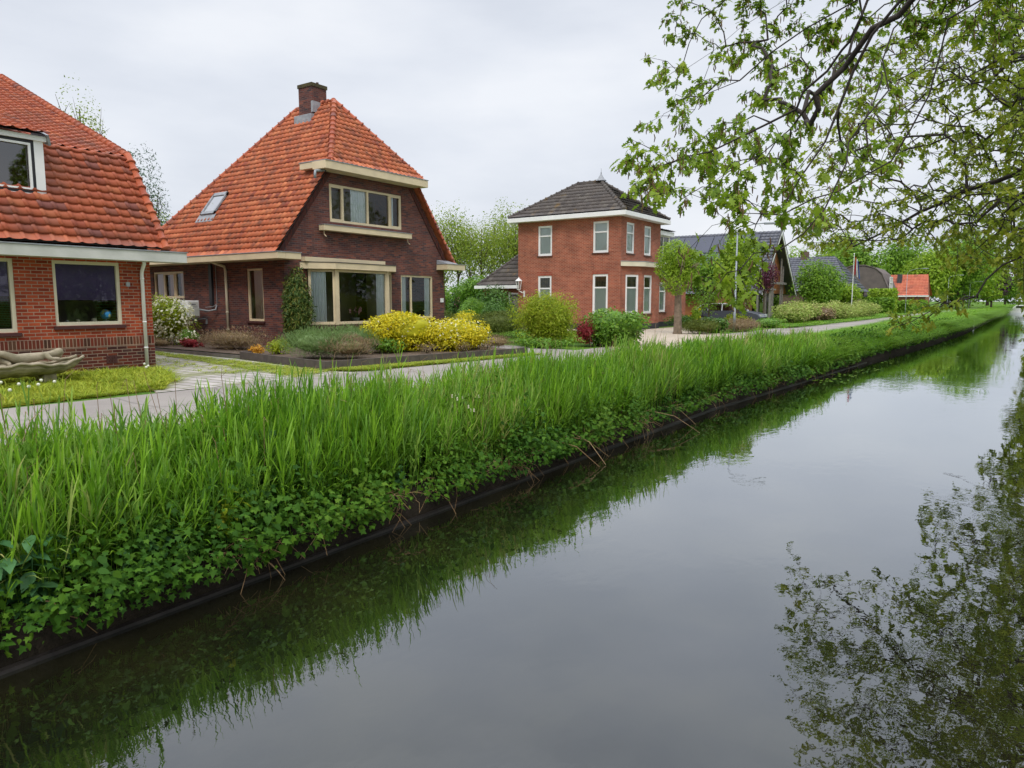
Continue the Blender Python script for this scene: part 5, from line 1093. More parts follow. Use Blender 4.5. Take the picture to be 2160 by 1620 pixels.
for (y, a, L) in ((10.2, .5, .9), (10.6, 1.1, 1.1), (10.9, -.2, .8), (9.9, 1.3, .7), (14.2, .4, 1.2), (15.0, .8, .9)):
    x = XL(y)-.1; m.tube([(x, y, -.75), (x+L*.45*math.cos(a), y+L*.4*math.sin(a), -.85), (x+L*math.cos(a)*.9, y+L*math.sin(a)*.8, WZ+.01)], [.007, .007, .004], 5, False)
setp(m.build('dry_stalks', FM['straw']), 'dry straw coloured stalks and roots poking out at the water line', 'dry stalks', kind='stuff')
# verge grass farther on
def tuft(nb, seed, spread=.06):
    rr = random.Random(seed); V = []; F = []
    for i in range(nb):
        a = rr.uniform(0, 6.28); x, y = rr.uniform(-spread, spread), rr.uniform(-spread, spread); l = rr.uniform(.7, 1.1); o = rr.uniform(.1, .55); w = .007*rr.uniform(.8, 1.5); dx, dy = math.cos(a), math.sin(a); b = len(V)
        V += [(x-dy*w, y+dx*w, 0), (x+dy*w, y-dx*w, 0), (x+dx*o*.35-dy*w, y+dy*o*.35+dx*w, l*.6), (x+dx*o*.35+dy*w, y+dy*o*.35-dx*w, l*.6), (x+dx*o, y+dy*o, l*.95)]
        F += [(b, b+1, b+3, b+2), (b+2, b+3, b+4)]
    return V, F
def vh(P):
    if len(P) == 0: return 1
    a = np.array([RR(y) for y in P[:, 1]]); l = np.array([XL(y) for y in P[:, 1]]); return .30+.95*((P[:, 0]-a)/(l-a)).clip(0, 1)
def grass(spec, fn, mat, name, label, cat='grass'):
    ds = []
    for (n, args, h, w) in spec:
        for v in range(3):
            TV, TF = tuft(9, v+17); k = n//3; P = fn(k, *args); hh = h*(.6+.8*RS.rand(k))*(vh(P) if name == 'verge_grass' else 1); ww = w*(.8+.5*RS.rand(k))
            ds.append(scatter('g', TV, TF, P, rz(RS.rand(k)*6.283), np.stack([ww, ww, hh], -1), None, rnd=(RS.rand(k)*.7+.3*(.5+.5*np.sin(P[:, 1]*.6+P[:, 0]))).clip(0, 1), build=False))
    return setp(put(name, merge(ds), mat), label, cat, kind='stuff')
def verge(k, ya, yb):
    Y = RS.uniform(ya, yb, k); a = np.array([RR(y) for y in Y]); l = np.array([XL(y) for y in Y]); X = a+.05+(l-a-.28)*RS.rand(k); Z = np.array([bank_z(x, y) for x, y in zip(X, Y)])-.02; return np.stack([X, Y, Z], -1)
grass([(7400, (27, 40), .36, 1.5), (7600, (40, 62), .36, 2.2), (7000, (62, 100), .40, 3.4), (6000, (100, 215), .45, 6), (1500, (215, 400), .7, 14)], verge, FM['grass'], 'verge_grass', 'long grass on the bank between road and canal further on')
def roadedge(k, ya, yb):
    Y = RS.uniform(ya, yb, k); a = np.array([RR(y) for y in Y]); X = a+.0+.75*RS.rand(k); Z = np.array([bank_z(x, y) for x, y in zip(X, Y)])-.01; return np.stack([X, Y, Z], -1)
grass([(2600, (0, 28), .16, .9)], roadedge, FM['grass'], 'roadside_grass', 'short grass strip between the near road edge and the reeds')
def inpoly(k, poly, z):
    poly = np.array(poly); lo, hi = poly.min(0), poly.max(0); out = []
    while len(out) < k:
        p = lo+(hi-lo)*RS.rand(2); c = False; j = len(poly)-1
        for i in range(len(poly)):
            if (poly[i][1] > p[1]) != (poly[j][1] > p[1]) and p[0] < (poly[j][0]-poly[i][0])*(p[1]-poly[i][1])/(poly[j][1]-poly[i][1])+poly[i][0]: c = not c
            j = i
        if c: out.append((p[0], p[1], z))
    return np.array(out)
LAWN = [(-12.25, 2.5), (-12.4, 6.9), (-13.8, 7.8), (-15.2, 8.5), (-16.5, 8.95), (-16.5, 2.5)]
grass([(9000, (LAWN, .0), .055, .5), (500, (LAWN, .0), .14, .7), (500, ([(-16.1, 6.5), (-16.1, 8.9), (-13.5, 7.9), (-12.4, 6.6), (-13.6, 7)], 0), .13, .9)], inpoly, FM['lawng'], 'lawn_grass', 'yellow green lawn with moss in front of the left house')
grass([(1800, ([(-12.0, 11.3), (-12.75, 11.0), (-11.62, 17.9), (-11.3, 17.9)], 0), .06, .7), (900, ([(-12.0, 9.6), (-22, 11.7), (-22, 12.1), (-12.6, 10.9)], 0), .045, .6), (260, ([(-14, 9), (-24, 9.5), (-24, 11.6), (-14, 10)], 0), .05, .7)], inpoly, FM['lawng'], 'paving_weeds', 'weeds and thin grass growing along the edging and between the pavers')
grass([(9000, ([(-10.5, 43), (-9.8, 62), (-9.4, 100), (-14, 100), (-16.5, 60), (-13, 47.5)], 0), .12, 2.2), (5000, ([(-18, 60), (-14, 100), (-60, 140), (-60, 60)], 0), .3, 6)], inpoly, FM['grass'], 'roadside_lawn', 'mown bright green grass on the left side of the road beyond the villa')
grass([(9000, ([(-19.5, 20.6), (-16, 21.7), (-13, 24), (-17.2, 31.5), (-24, 34), (-50, 60), (-50, 15), (-28, 15), (-28, 23.5), (-19, 23.5)], 0), .10, 2.0)], inpoly, FM['grass'], 'garden_grass', 'garden grass between the dark brick house and the brick villa')
# ---------------------------------------------------------------- shrubs near house 2
def gp(u, v, z=0.0): p = G(u, v, z); return (p.x, p.y, z)
shrub('flowering_shrub', 'tall shrub full of cream white blossom beside the air conditioner', 'shrub', (-23.6, 13.35, .1), (1.15, .8, .78), 6000, .075, 'lime', flowers='whiteflower', nfl=2000, flsize=.065, blobs=14)
shrub('flowering_shrub', 'small cream flowered shrub right of the tall blossoming one, by the red azalea', 'shrub', (-22.0, 13.2, .1), (.4, .35, .28), 700, .06, 'shrubmid', flowers='whiteflower', nfl=90, flsize=.06)
shrub('azalea', 'low crimson red azalea under the air conditioner', 'shrub', (-21.5, 13.0, .1), (.5, .35, .17), 500, .06, 'red')
shrub('heather', 'wide faded brown heather bed against the side wall of the dark brick house', 'shrub', (-19.6, 13.2, .08), (1.6, .7, .34), 8000, .075, 'heather', aspect=.22, up=1.0, blobs=22, stems=False)
shrub('heather', 'small brown heather at the left end of the bed behind the kerb', 'shrub', (-22.8, 12.7, .08), (.8, .3, .16), 1400, .06, 'heather', aspect=.25, up=1.0, stems=False)
T = shrub('columnar_yew', 'tall columnar yew with golden tips at the corner of the dark brick house', 'shrub', (-18.75, 15.02, .05), (.48, .48, 1.2), 9000, .10, 'yew', aspect=.5, blobs=22, droop=.7, corefrac=.85)
shrub('lavender', 'grey green lavender clump at the front corner of the raised bed', 'shrub', (-14.55, 12.2, .12), (1.05, .85, .40), 9000, .085, 'lav', aspect=.16, up=1.2, blobs=18, stems=False)
shrub('lavender', 'green lavender clump right of and behind the corner one, below the bay window', 'shrub', (-15.0, 13.9, .12), (.9, .8, .42), 7000, .085, 'lav', aspect=.16, up=1.2, blobs=16, stems=False)
shrub('heather', 'brownish spent heather clump in front of the lavender, right of the bed corner', 'shrub', (-13.8, 12.6, .12), (.6, .9, .30), 4200, .075, 'heather', aspect=.2, up=1.1, blobs=14, stems=False)
shrub('golden_shrub', 'small lime yellow shrub at the left foot of the yew', 'shrub', (-16.6, 12.6, .12), (.32, .3, .22), 700, .055, 'lime')
shrub('barberry', 'tiny orange leaved shrub alone inside the bed corner', 'shrub', (-17.35, 12.45, .1), (.22, .2, .14), 420, .05, 'orange', corefrac=.5)
shrub('golden_shrub', 'large golden yellow shrub with cream blossom in front of the right hand window', 'shrub', (-14.55, 15.6, .12), (.95, 1.35, .58), 13000, .07, 'yellow', flowers='whiteflower', nfl=260, flsize=.04, blobs=24, corefrac=.8)
shrub('golden_shrub', 'smaller golden yellow shrub at the right end of the raised bed', 'shrub', (-13.75, 16.95, .12), (.85, 1.35, .46), 12500, .065, 'yellow', flowers='whiteflower', nfl=380, flsize=.045, blobs=20, corefrac=.8)
shrub('spiraea', 'thin green low shrub between the lavender and the golden shrub', 'shrub', (-14.3, 14.5, .12), (.5, .5, .24), 1000, .055, 'shrubmid', corefrac=.4)
shrub('barberry', 'pale orange leaved low shrub under the bay window left of the golden shrub', 'shrub', (-16.2, 15.4, .12), (.4, .4, .3), 800, .06, 'lime')
for i, (x, y) in enumerate(((-13.4, 15.2), (-12.9, 16.3), (-12.75, 17.2))):
    shrub('dead_rose', ['bare twiggy rose stems at the front of the bed, left one', 'bare twiggy rose stems at the front of the bed, middle one', 'bare twiggy rose stems at the right end of the bed'][i], 'plant', (x, y, .12), (.3, .3, .16), 260, .05, 'heather', corefrac=0, aspect=.5)
# between house 2 and 3
shrub('conifer_mound', 'dark olive conifer mound directly right of the dark brick house', 'shrub', (-21.2, 25.0, 0), (1.15, 1.0, .62), 8000, .08, 'olive', aspect=.3, blobs=12, stems=False, up=.4)
shrub('golden_shrub', 'orange yellow shrub glimpsed between two olive conifer mounds', 'shrub', (-23.2, 29.3, 0), (.9, .9, .55), 2200, .08, 'yellow')
shrub('conifer_mound', 'wide dark olive conifer mound left of the lime green maple', 'shrub', (-17.6, 24.6, 0), (1.55, 1.5, .62), 14000, .08, 'olive', aspect=.3, blobs=12, stems=False, up=.4)
shrub('clipped_shrub', 'round clipped bright green shrub in front of the ivy screen', 'shrub', (-24.8, 32.0, 0), (1.0, 1.0, 1.02), 8000, .075, 'shrubmid', blobs=7, corefrac=.7)
shrub('evergreen_shrub', 'dark evergreen shrub right of the round clipped one', 'shrub', (-23.2, 32.4, 0), (1.1, .9, .8), 5000, .09, 'shrubdark', blobs=12)
shrub('ivy_screen', 'ivy covered screen hanging below the eaves of the grey tiled extension', 'climber', (-25.6, 35.0, 0), (1.6, .7, 1.2), 6000, .11, 'shrubdark', blobs=14)
for (dx, r_, z_, lb) in ((0, 1.9, 2.1, 'broad leafy wisteria crown forming an arch before the garden shed'),):
    T = thing('leafy_arch', lb, 'climber', (-31, 41, 0))
    P, Nn = cloud(9000, (-31.2, 41, 2.35), (2.5, 1.6, .95), 14); put('foliage', leaves_from(P, Nn, .14, droop=.5), FM['shrubmid'], T)
    P, Nn = cloud(2500, (-29.2, 41, 1.0), (.55, .6, 1.3), 8); P3, N3 = cloud(2500, (-33.4, 41.4, 1.0), (.8, .6, 1.3), 8)
    put('hanging_foliage', merge([leaves_from(P, Nn, .12), leaves_from(P3, N3, .12)]), FM['shrubdark'], T)
    for x in (-29.3, -33.2): m = MB(); m.tube([(x, 41, -.1), (x+.1, 41, 1.2), (x-.1, 41, 2.6)], [.09, .07, .05], 7); m.build('stem', 'bark', T)
# roadside planting before house 3
shrub('lime_maple', 'large lime green cutleaf maple bush, widest in the row before the villa', 'shrub', (-13.6, 21.9, 0), (1.25, 1.15, .98), 15000, .08, 'lime', blobs=26, fill=.3, corefrac=.72, aspect=.7)
shrub('red_maple', 'small crimson maple squeezed between the lime maple and the glossy green shrub', 'shrub', (-11.9, 22.0, .12), (.42, .4, .42), 1300, .075, 'red', aspect=.6, fill=.4, corefrac=.4)
shrub('glossy_shrub', 'glossy mid green rounded shrub at the road edge before the villa bay', 'shrub', (-11.4, 23.1, 0), (1.1, 1.1, .70), 9000, .09, 'shrubmid', blobs=16, corefrac=.8)
shrub('ground_cover', 'low green ground cover at the foot of the lime maple, left side', 'shrub', (-13.0, 20.6, 0), (1.2, .45, .18), 1800, .07, 'shrubmid', stems=False, corefrac=.4)
shrub('heather', 'grey heather tuft at the right end behind the raised bed', 'shrub', (-13.9, 19.2, 0), (.7, .7, .25), 2200, .07, 'heather', aspect=.2, up=1.1, stems=False)
# before house 3 and along the yard
T = tree('globe_tree', 'globe shaped bright green tree on a stout pale trunk before the villa', (-13.0, 33.0, 0), 4.25, 1.12, 11000, .085, 'treec', trunk=.2, th=.46, blobs=12, bark='bark_pale', limbs=7, rz_=1.12)
shrub('ivy_tuft', 'dark green low bush beside the bay of the villa, behind the globe tree trunk', 'shrub', (-16.3, 41.8, 0), (.9, .6, .4), 1800, .08, 'shrubdark')
shrub('juniper', 'sprawling olive juniper right of the globe tree trunk', 'shrub', (-12.0, 33.6, 0), (.95, .8, .35), 3600, .09, 'olive', aspect=.4, up=.6, stems=False)
shrub('rhododendron', 'dark green leafy shrub with pale tips left of the lamp post foot', 'shrub', (-11.9, 35.0, 0), (.75, .65, .4), 2600, .11, 'shrubdark', flowers='whiteflower', nfl=40, flsize=.06)
shrub('heather', 'wide purple brown heather mound around the lamp post foot', 'shrub', (-11.5, 38.2, 0), (1.2, 1.9, .32), 8000, .09, 'heather', aspect=.25, up=.9, blobs=16, stems=False)
shrub('yellow_shrub', 'bright yellow green shrub behind the lamp post in front of the car', 'shrub', (-12.6, 41.0, 0), (.75, .8, .42), 2400, .12, 'lime')
shrub('box_hedge', 'low rounded dark green box hedge before the nose of the car', 'shrub', (-11.9, 45.0, 0), (.8, 1.7, .30), 5000, .08, 'shrubmid', blobs=7, stems=False, corefrac=.75)
shrub('yellow_flower_bush', 'small bush with yellow flowers at the corner of the villa by the bicycle', 'shrub', (-15.6, 42.5, 0), (.45, .4, .62), 700, .09, 'treec', flowers='yellow', nfl=60, flsize=.1)
tree('small_tree', 'low multi stemmed shrub tree with thin crown in front of the car', (-14.1, 40.6, 0), 2.5, 1.0, 900, .09, 'treeb', trunk=.06, th=.3, blobs=12, fill=.5)
tree('street_tree', 'leafy roadside tree right behind the lamp post', tuple(AT(1553, 635, 43)[:2])+(0,), 5.5, 1.3, 5000, .18, 'treec', trunk=.17, th=.3, blobs=18)
tree('street_tree', 'leafy tree half hidden behind the globe tree beside the villa wing', tuple(AT(1492, 635, 54)[:2])+(0,), 5.2, 1.9, 5000, .18, 'treeb', trunk=.16, th=.3, blobs=18)
tree('purple_tree', 'small purple leaved tree before the gabled house', tuple(AT(1611, 635, 60)[:2])+(0,), 4.6, .95, 2600, .13, 'purple', trunk=.07, th=.45, blobs=10)
tree('broad_tree', 'dense green tree at the right side of the gabled house', tuple(AT(1722, 635, 74)[:2])+(0,), 5.3, 2.3, 9500, .2, 'treeb', trunk=.2, th=.1, blobs=20)
tree('broad_tree', 'lower leafy tree before the blue grey hip roof', tuple(AT(1775, 635, 80)[:2])+(0,), 3.6, 1.6, 4000, .2, 'treec', trunk=.12, th=.25, blobs=14)
# long pale hedge along the road
for i in range(9):
    y = 52.5+i*3.6; x = RL(y)-1.7-.2*(i % 2)
    shrub('bamboo_hedge_bush', ['leftmost bush of the pale roadside hedge, half brown', 'second bush of the pale roadside hedge', 'third bush of the pale roadside hedge, brownish', 'fourth bush of the pale roadside hedge', 'fifth bush of the pale roadside hedge, in its middle', 'sixth bush of the pale roadside hedge', 'seventh bush of the pale roadside hedge', 'eighth bush of the pale roadside hedge', 'last bush at the right end of the pale roadside hedge'][i],
          'shrub', (x, y, 0), (1.3, 2.1, .72+.1*math.sin(i*2)), 2600, .17, 'bamboo' if i not in (2,) else 'heather', blobs=14, group='pale bushes of the hedge along the road', aspect=.7)
def boxhedge(name, label, x0, x1, y0, y1, z1, mat, n, size):
    T = thing(name, label, 'hedge', ((x0+x1)/2, (y0+y1)/2, 0)); P = []; Nn = []
    for k in range(n):
        f_ = random.random(); x, y, z = random.uniform(x0, x1), random.uniform(y0, y1), random.uniform(0, z1)
        if f_ < .35: z = z1; nn_ = (0, 0, 1)
        elif f_ < .65: y = y0; nn_ = (0, -1, 0)
        elif f_ < .95: x = x1; nn_ = (1, 0, 0)
        else: x = x0; nn_ = (-1, 0, 0)
        P.append((x+random.gauss(0, .05), y+random.gauss(0, .05), z+random.gauss(0, .05))); Nn.append(nn_)
    m = MB(); m.box(x0+.1, x1-.1, y0+.1, y1-.1, 0, z1-.1)
    put('foliage', merge([leaves_from(np.array(P), np.array(Nn, float), size), mbdata(m)]), FM[mat], T); return T
boxhedge('clipped_hedge', 'tall square clipped hedge block before the red roofed house', -14.2, -11.5, 100, 103, 3.0, 'treec', 2400, .3)
boxhedge('clipped_hedge', 'low long clipped hedge under the rounded grey gable', -17, -11.3, 97, 98.2, 1.9, 'treeb', 2400, .28)
boxhedge('clipped_hedge', 'low clipped hedge in front of the red roofed house', -11.6, -9.7, 104, 126, 1.5, 'treeb', 2600, .35)
# far trees along the road and behind
far = [(-8.2, 176, 15.5, 7.5, 'treeb', 'big round green tree, left one of the far pair beyond the red roof'), (-7.2, 205, 17.5, 8.5, 'treec', 'big round light green tree, right one of the far pair beside the canal'),
       (-12.5, 160, 11, 5, 'treec', 'mid sized bright green tree before the far round pair'), (-20, 190, 16, 7, 'treeb', 'rounded green tree behind the red roof'), (-30, 170, 15.5, 6.5, 'treec', 'light green tree rising behind the rounded grey gable'),
       (-24, 150, 12, 5, 'treeb', 'tree top just left of the red roof chimney'), (-44, 180, 14, 7, 'treec', 'far tree behind the blue grey hip roof')]
for (x, y, h, r, mt, lb) in far:
    tree('roadside_tree', lb, (x, y, 0), h, r, 9000, .55, mt, trunk=.4, th=.12, blobs=26, group='broadleaf trees down the road', limbs=8)
tree('beech_tree', 'dark copper beech in the far distance beside the canal', (-4.5, 268, 0), 13.5, 7, 6000, .8, 'beech', trunk=.5, th=.15, blobs=14)
tree('beech_tree', 'dark purple tree behind the far street lamps', (-9.5, 182, 0), 6.0, 3.0, 2500, .5, 'beech', trunk=.3, th=.15, blobs=10)
tree('willow_tree', 'small pale pollard willow at the far end of the grass bank', (-2.6, 200, 0), 4.6, 2.4, 2500, .4, 'treec', trunk=.25, th=.35, blobs=8)
tree('far_tree', 'bluish far tree behind the copper beech', (0, 330, 0), 12, 7, 4000, .9, 'treeb', trunk=.4, th=.1, blobs=12)
for i in range(9):
    u_ = (905, 935, 965, 990, 1015, 1042, 1066, 1088, 1100)[i]; D_ = (66, 74, 70, 78, 68, 72, 79, 70, 76)[i]; vt = (470, 448, 452, 475, 462, 450, 442, 446, 440)[i]
    t_ = AT(u_, vt, D_)
    tree('tall_alder', ['leftmost tall thin tree behind the dark brick house gable', 'second tall alder from the left behind the gap', 'third tall alder from the left', 'fourth tall alder, in the middle of the gap', 'fifth tall alder, over the grey extension ridge', 'sixth tall alder over the extension', 'seventh tall alder left of the villa wall', 'eighth tall alder touching the villa wall', 'rightmost tall alder peeking over the villa eaves'][i],
         (t_.x, t_.y, 0), t_.z+.6, 2.1, 3600, .17, 'poplar', trunk=.13, th=.25, blobs=22, group='tall alders behind the gardens', fill=.6, limbs=12)
for i in range(5):
    t_ = AT(900+i*50, 560, 95+i*3); tree('distant_bush', ['distant bush closest to the dark brick gable', 'second distant bush between the two houses', 'third distant bush between the houses, in the middle', 'fourth distant bush by the outbuilding roof', 'distant bush behind the extension roof'][i], (t_.x, t_.y, 0), 3.6, 3.6, 2200, .35, 'treeb', trunk=.2, th=.05, group='distant bushes between the houses', limbs=3)
# trees behind house 1
t_ = AT(165, 195, 36); tree('birch_tree', 'thin tree top showing above the roof ridge of the left house', (t_.x, t_.y, 0), t_.z+.4, 1.5, 2200, .085, 'poplar', trunk=.12, th=.5, blobs=12, fill=.6, limbs=14)
t_ = AT(290, 345, 34); T = tree('larch_tree', 'loose conifer between the left house and the orange roof', (t_.x, t_.y, 0), t_.z+.5, 1.25, 6500, .11, 'needle', trunk=.14, th=.2, blobs=16, fill=.5, limbs=14, aspect=.5)
t_ = AT(300, 400, 40); tree('birch_tree', 'yellow green tree behind the loose conifer, right of the left roof', (t_.x, t_.y, 0), t_.z+.1, 1.7, 5000, .10, 'poplar', trunk=.12, th=.3, blobs=14, fill=.5, limbs=10)
# ---------------------------------------------------------------- bank plants as things
def bigplant(name, label, c, h, r, n, size, mat, flowers=False):
    T = thing(name, label, 'plant', c); m = MB(); P = []; A = []; Nn = []
    for s_ in range(n):
        a = random.uniform(0, 6.28); e = (c[0]+r*math.cos(a)*random.random(), c[1]+r*math.sin(a)*random.random(), c[2]+h*random.uniform(.7, 1)); m.tube([c, ((c[0]+e[0])/2, (c[1]+e[1])/2, c[2]+h*.5), e], [.008, .006, .003], 5)
        for j in range(9):
            t = (j+1)/9; q = [c[k]+(e[k]-c[k])*t for k in range(3)]; b = j*2.4+s_; d = (math.cos(b), math.sin(b), -.25); P.append(q); A.append(d); Nn.append((math.cos(b)*.4, math.sin(b)*.4, 1))
    P = np.array(P); A = np.array(A)+.2*RS.normal(size=P.shape); Nn = np.array(Nn)+.2*RS.normal(size=P.shape); s_ = size*(.7+.6*RS.rand(len(P)))
    T2 = [(0, 0, 0), (.24, .18, .03), (.30, .42, .02), (.17, .72, -.04), (0, 1, -.16), (-.17, .72, -.04), (-.30, .42, .02), (-.24, .18, .03)]
    d = scatter('x', T2, [(0, 1, 2, 3, 4), (4, 5, 6, 7, 0)], P, frames(A, Nn), np.stack([s_, s_, s_], -1), None, build=False); put('leaves', d, FM[mat], T); m.build('stem', FM[mat], T)
    if flowers:
        q = MB()
        for i in range(14): a = random.uniform(0, 6.28); q.lathe((c[0]+r*.7*math.cos(a), c[1]+r*.7*math.sin(a), c[2]+h*random.uniform(.75, 1)), [(.001, .03), (.012, .02), (.013, -.015), (.016, -.02)], 6)
        q.build('blossom', 'cream_light', T)
    return T
bigplant('comfrey_plant', 'broad leaved comfrey with pale bells standing among the reeds in the middle of the bank', (-6.55, 8.35, -.72), .95, .34, 12, .17, 'bankleaf', True)
bigplant('nettle_plant', 'large leaved nettle at the lower left corner of the picture on the bank', (-6.35, 2.35, -.95), .75, .42, 13, .17, 'nettle')
bigplant('nettle_plant', 'second nettle clump with pale green leaves just right of the corner one', (-6.25, 3.25, -.9), .45, .3, 7, .13, 'nettle')
bigplant('hop_shoot', 'pale yellow green shoots sticking out of the low leaves left of the centre', (-6.25, 4.0, -.75), .45, .25, 5, .10, 'lime')
for i, (y, mt) in enumerate(((5.2, 'bankleaf'), (6.6, 'nettle'), (7.5, 'bankleaf'), (9.6, 'nettle'), (11.0, 'bankleaf'), (12.6, 'bankleaf'), (14.5, 'nettle'), (17.0, 'bankleaf'), (20.0, 'nettle'), (23.5, 'bankleaf'))):
    T = bigplant('bank_weed', 'leafy broad leaved weed rising out of the low leaves on the canal bank', (XL(y)-random.uniform(.3, .6), y, -.85), random.uniform(.4, .6), .26, 6, random.uniform(.09, .12), mt)
    T['group'] = 'leafy weeds along the canal bank'
for i, (u, v) in enumerate(((88, 815), (41, 824), (3, 820), (62, 830), (116, 868-50), (82, 825), (305, 776), (313, 781), (309, 784), (22, 838))):
    p = G(u, v+8, .0); T = thing('dandelion', '', 'flower', p, 'dandelion clocks on the lawn')
    T['label'] = 'white dandelion clock on a thin stalk in the lawn of the left house'
    m = MB(); m.tube([(p.x, p.y, 0), (p.x+.01, p.y, .16)], .004, 4); m.build('stalk', FM['lawng'], T); m = MB(); sphere(m, (p.x+.01, p.y, .18), .028, 7); m.build('seed_head', FM['whiteflower'], T)
# floating leaves
for i, (u, v) in enumerate(((1740, 802), (1772, 803), (1760, 790), (1810, 783), (1840, 778), (1880, 764), (1947, 722), (2005, 753), (1790, 792), (1725, 806))):
    p = G(u, v, WZ); T = thing('floating_leaves', 'patch of floating leaves on the water near the far reed edge', 'water plant', (p.x, p.y, WZ), 'floating leaf patches near the bank')
    m = MB()
    for k in range(9):
        x, y = p.x+random.uniform(-.35, .35), p.y+random.uniform(-.8, .8); r_ = random.uniform(.03, .07)
        m.poly([(x+r_*math.cos(a*.785), y+r_*math.sin(a*.785), WZ+.006+k*.0007) for a in range(8)])
    m.build('leaf', FM['grass'], T)
# ================================================================ oaks overhanging from the right bank
def oak(label, foot, limbs, targets, leafsize, nleaf, tmpl, mat, r0, catk=0, tipr=.004, trunk_h=7, seed=1, lean=(0, 0)):
    rs = np.random.RandomState(seed); T = thing('oak_tree', label, 'tree', foot, 'oaks on the right bank')
    nodes = []; par = []
    def chain(pts, p0=-1):
        last = p0
        for p in pts: nodes.append(np.array(p, float)); par.append(last); last = len(nodes)-1
        return last
    fx, fy = foot[0], foot[1]
    tr = [(fx+lean[0]*t, fy+lean[1]*t, -.2+trunk_h*t) for t in (0, .25, .5, .75, 1)]; top = chain(tr)
    for L in limbs:
        at = min(range(5), key=lambda i: abs(nodes[i][2]-max(2.5, L[0][2]-1.0))); pts = []
        full = [nodes[at]]+[np.array(p, float) for p in L]
        for a, b in zip(full, full[1:]):
            n = max(2, int(np.linalg.norm(b-a)/.5))
            for k in range(1, n+1):
                t = k/n; pts.append(a+(b-a)*t+rs.normal(size=3)*.05*(1 if k < n else 0))
        chain(pts, at)
    nb = len(nodes)
    tg = np.array(targets, float); base = np.array(nodes[5:nb]); dd = np.sqrt(((tg[:, None]-base[None])**2).sum(-1)).min(1); order = np.argsort(dd)
    arr = np.zeros((nb+len(tg)*14, 3)); arr[:nb] = nodes; cnt = nb; tips = []
    dep = np.zeros(len(arr)); 
    for i in range(nb): dep[i] = 0 if par[i] < 0 else dep[par[i]]+np.linalg.norm(arr[i]-arr[par[i]])
    for k in order:
        t = tg[k]; d = np.sqrt(((arr[5:cnt]-t)**2).sum(1)); j = 5+int(np.argmin(d*1.0+dep[5:cnt]*.34)); a = arr[j]; L = np.linalg.norm(t-a); n = max(2, min(12, int(L/.28)))
        last = j; side = rs.normal(size=3)*.07*L; sag = np.array([0, 0, 1.0])*(.10*L)
        for q in range(1, n+1):
            s = q/n; p = a+(t-a)*s+side*math.sin(math.pi*s)+sag*math.sin(math.pi*s)+(rs.normal(size=3)*.018*L/n*3 if q < n else 0)
            arr[cnt] = p; dep[cnt] = dep[last]+np.linalg.norm(p-arr[last]); par.append(last); last = cnt; cnt += 1
        tips.append(last)
    w = np.zeros(cnt); w[tips] = 1
    for i in range(cnt-1, 0, -1):
        if par[i] >= 0: w[par[i]] += w[i]
    rad = tipr*np.maximum(1, w)**.42; rad = np.minimum(rad, r0)
    rad[:5] = [r0*1.35, r0*1.1, r0, r0*.95, r0*.9]
    # each edge becomes a 5-sided tube section
    i1 = np.arange(1, cnt); i1 = np.array([i for i in i1 if par[i] >= 0]); i0 = np.array([par[i] for i in i1]); A = arr[i0]; B = arr[i1]; ra = np.minimum(rad[i0], rad[i1]*1.5); rb = rad[i1]
    ax = unit(B-A); ref = np.where(np.abs(ax[:, 2:3]) < .9, np.array([[0, 0, 1.]]), np.array([[1., 0, 0]])); u = unit(np.cross(ax, ref)); v = np.cross(ax, u); S = 6; V = []
    for (C, rr_) in ((A-ax*.2*ra[:, None], ra), (B+ax*.2*rb[:, None], rb)):
        for s in range(S): an = 2*math.pi*s/S; V.append(C+(u*math.cos(an)+v*math.sin(an))*rr_[:, None])
    V = np.stack(V, 1).reshape(-1, 3); n = len(i1); F = []
    base_ = (np.arange(n)*2*S)[:, None]
    tm = np.array([[s, (s+1) % S, S+(s+1) % S, S+s] for s in range(S)]); idx = (base_[:, :, None]+tm[None]).ravel()
    npmesh('branches', V, idx, np.full(n*S, 4), rs.rand(n*S), 'bark_dark', T, smooth=True)
    # leaf whorls at every tip and just behind it
    tp = arr[tips]; pd = unit(tp-arr[[par[i] for i in tips]]); P = []; AX = []; NN = []
    for off, num in ((0, nleaf), (.14, max(2, nleaf//3))):
        for q in range(num):
            ang = rs.rand(len(tp))*6.283; d = pd*(.45+.3*rs.rand(len(tp), 1))+np.stack([np.cos(ang), np.sin(ang), -.35-.75*rs.rand(len(tp))], -1)
            P.append(tp-pd*off*(.5+rs.rand(len(tp), 1))+rs.normal(size=tp.shape)*.035); AX.append(unit(d)); NN.append(np.stack([.35*np.cos(ang), .35*np.sin(ang), np.ones(len(tp))], -1)+.3*rs.normal(size=tp.shape))
    P = np.concatenate(P); AX = np.concatenate(AX); NN = np.concatenate(NN); s = leafsize*(.6+.7*rs.rand(len(P))); TT = {'oak': (OAK, OAKF), 'oaks': (OAKS, OAKSF), 'leaf': (LEAF2, LEAF2F)}[tmpl]
    rt = np.tile(rs.rand(len(tp)), len(P)//len(tp))
    d = scatter('l', TT[0], TT[1], P, frames(AX, NN), np.stack([s, s, s], -1), None, rnd=(.55*rt+.45*rs.rand(len(P))), build=False); put('crown', d, FM[mat], T)
    if catk:
        m = MB()
        for p in tp:
            for c in range(rs.randint(0, catk+1)):
                x, y, z = p+rs.normal(size=3)*.05; L = rs.uniform(.06, .13); m.tube([(x, y, z), (x+rs.normal()*.01, y+rs.normal()*.01, z-L*.5), (x+rs.normal()*.015, y+rs.normal()*.015, z-L)], [.005, .009, .005], 4, False)
        m.build('catkins', FM['catkin'], T)
    return T
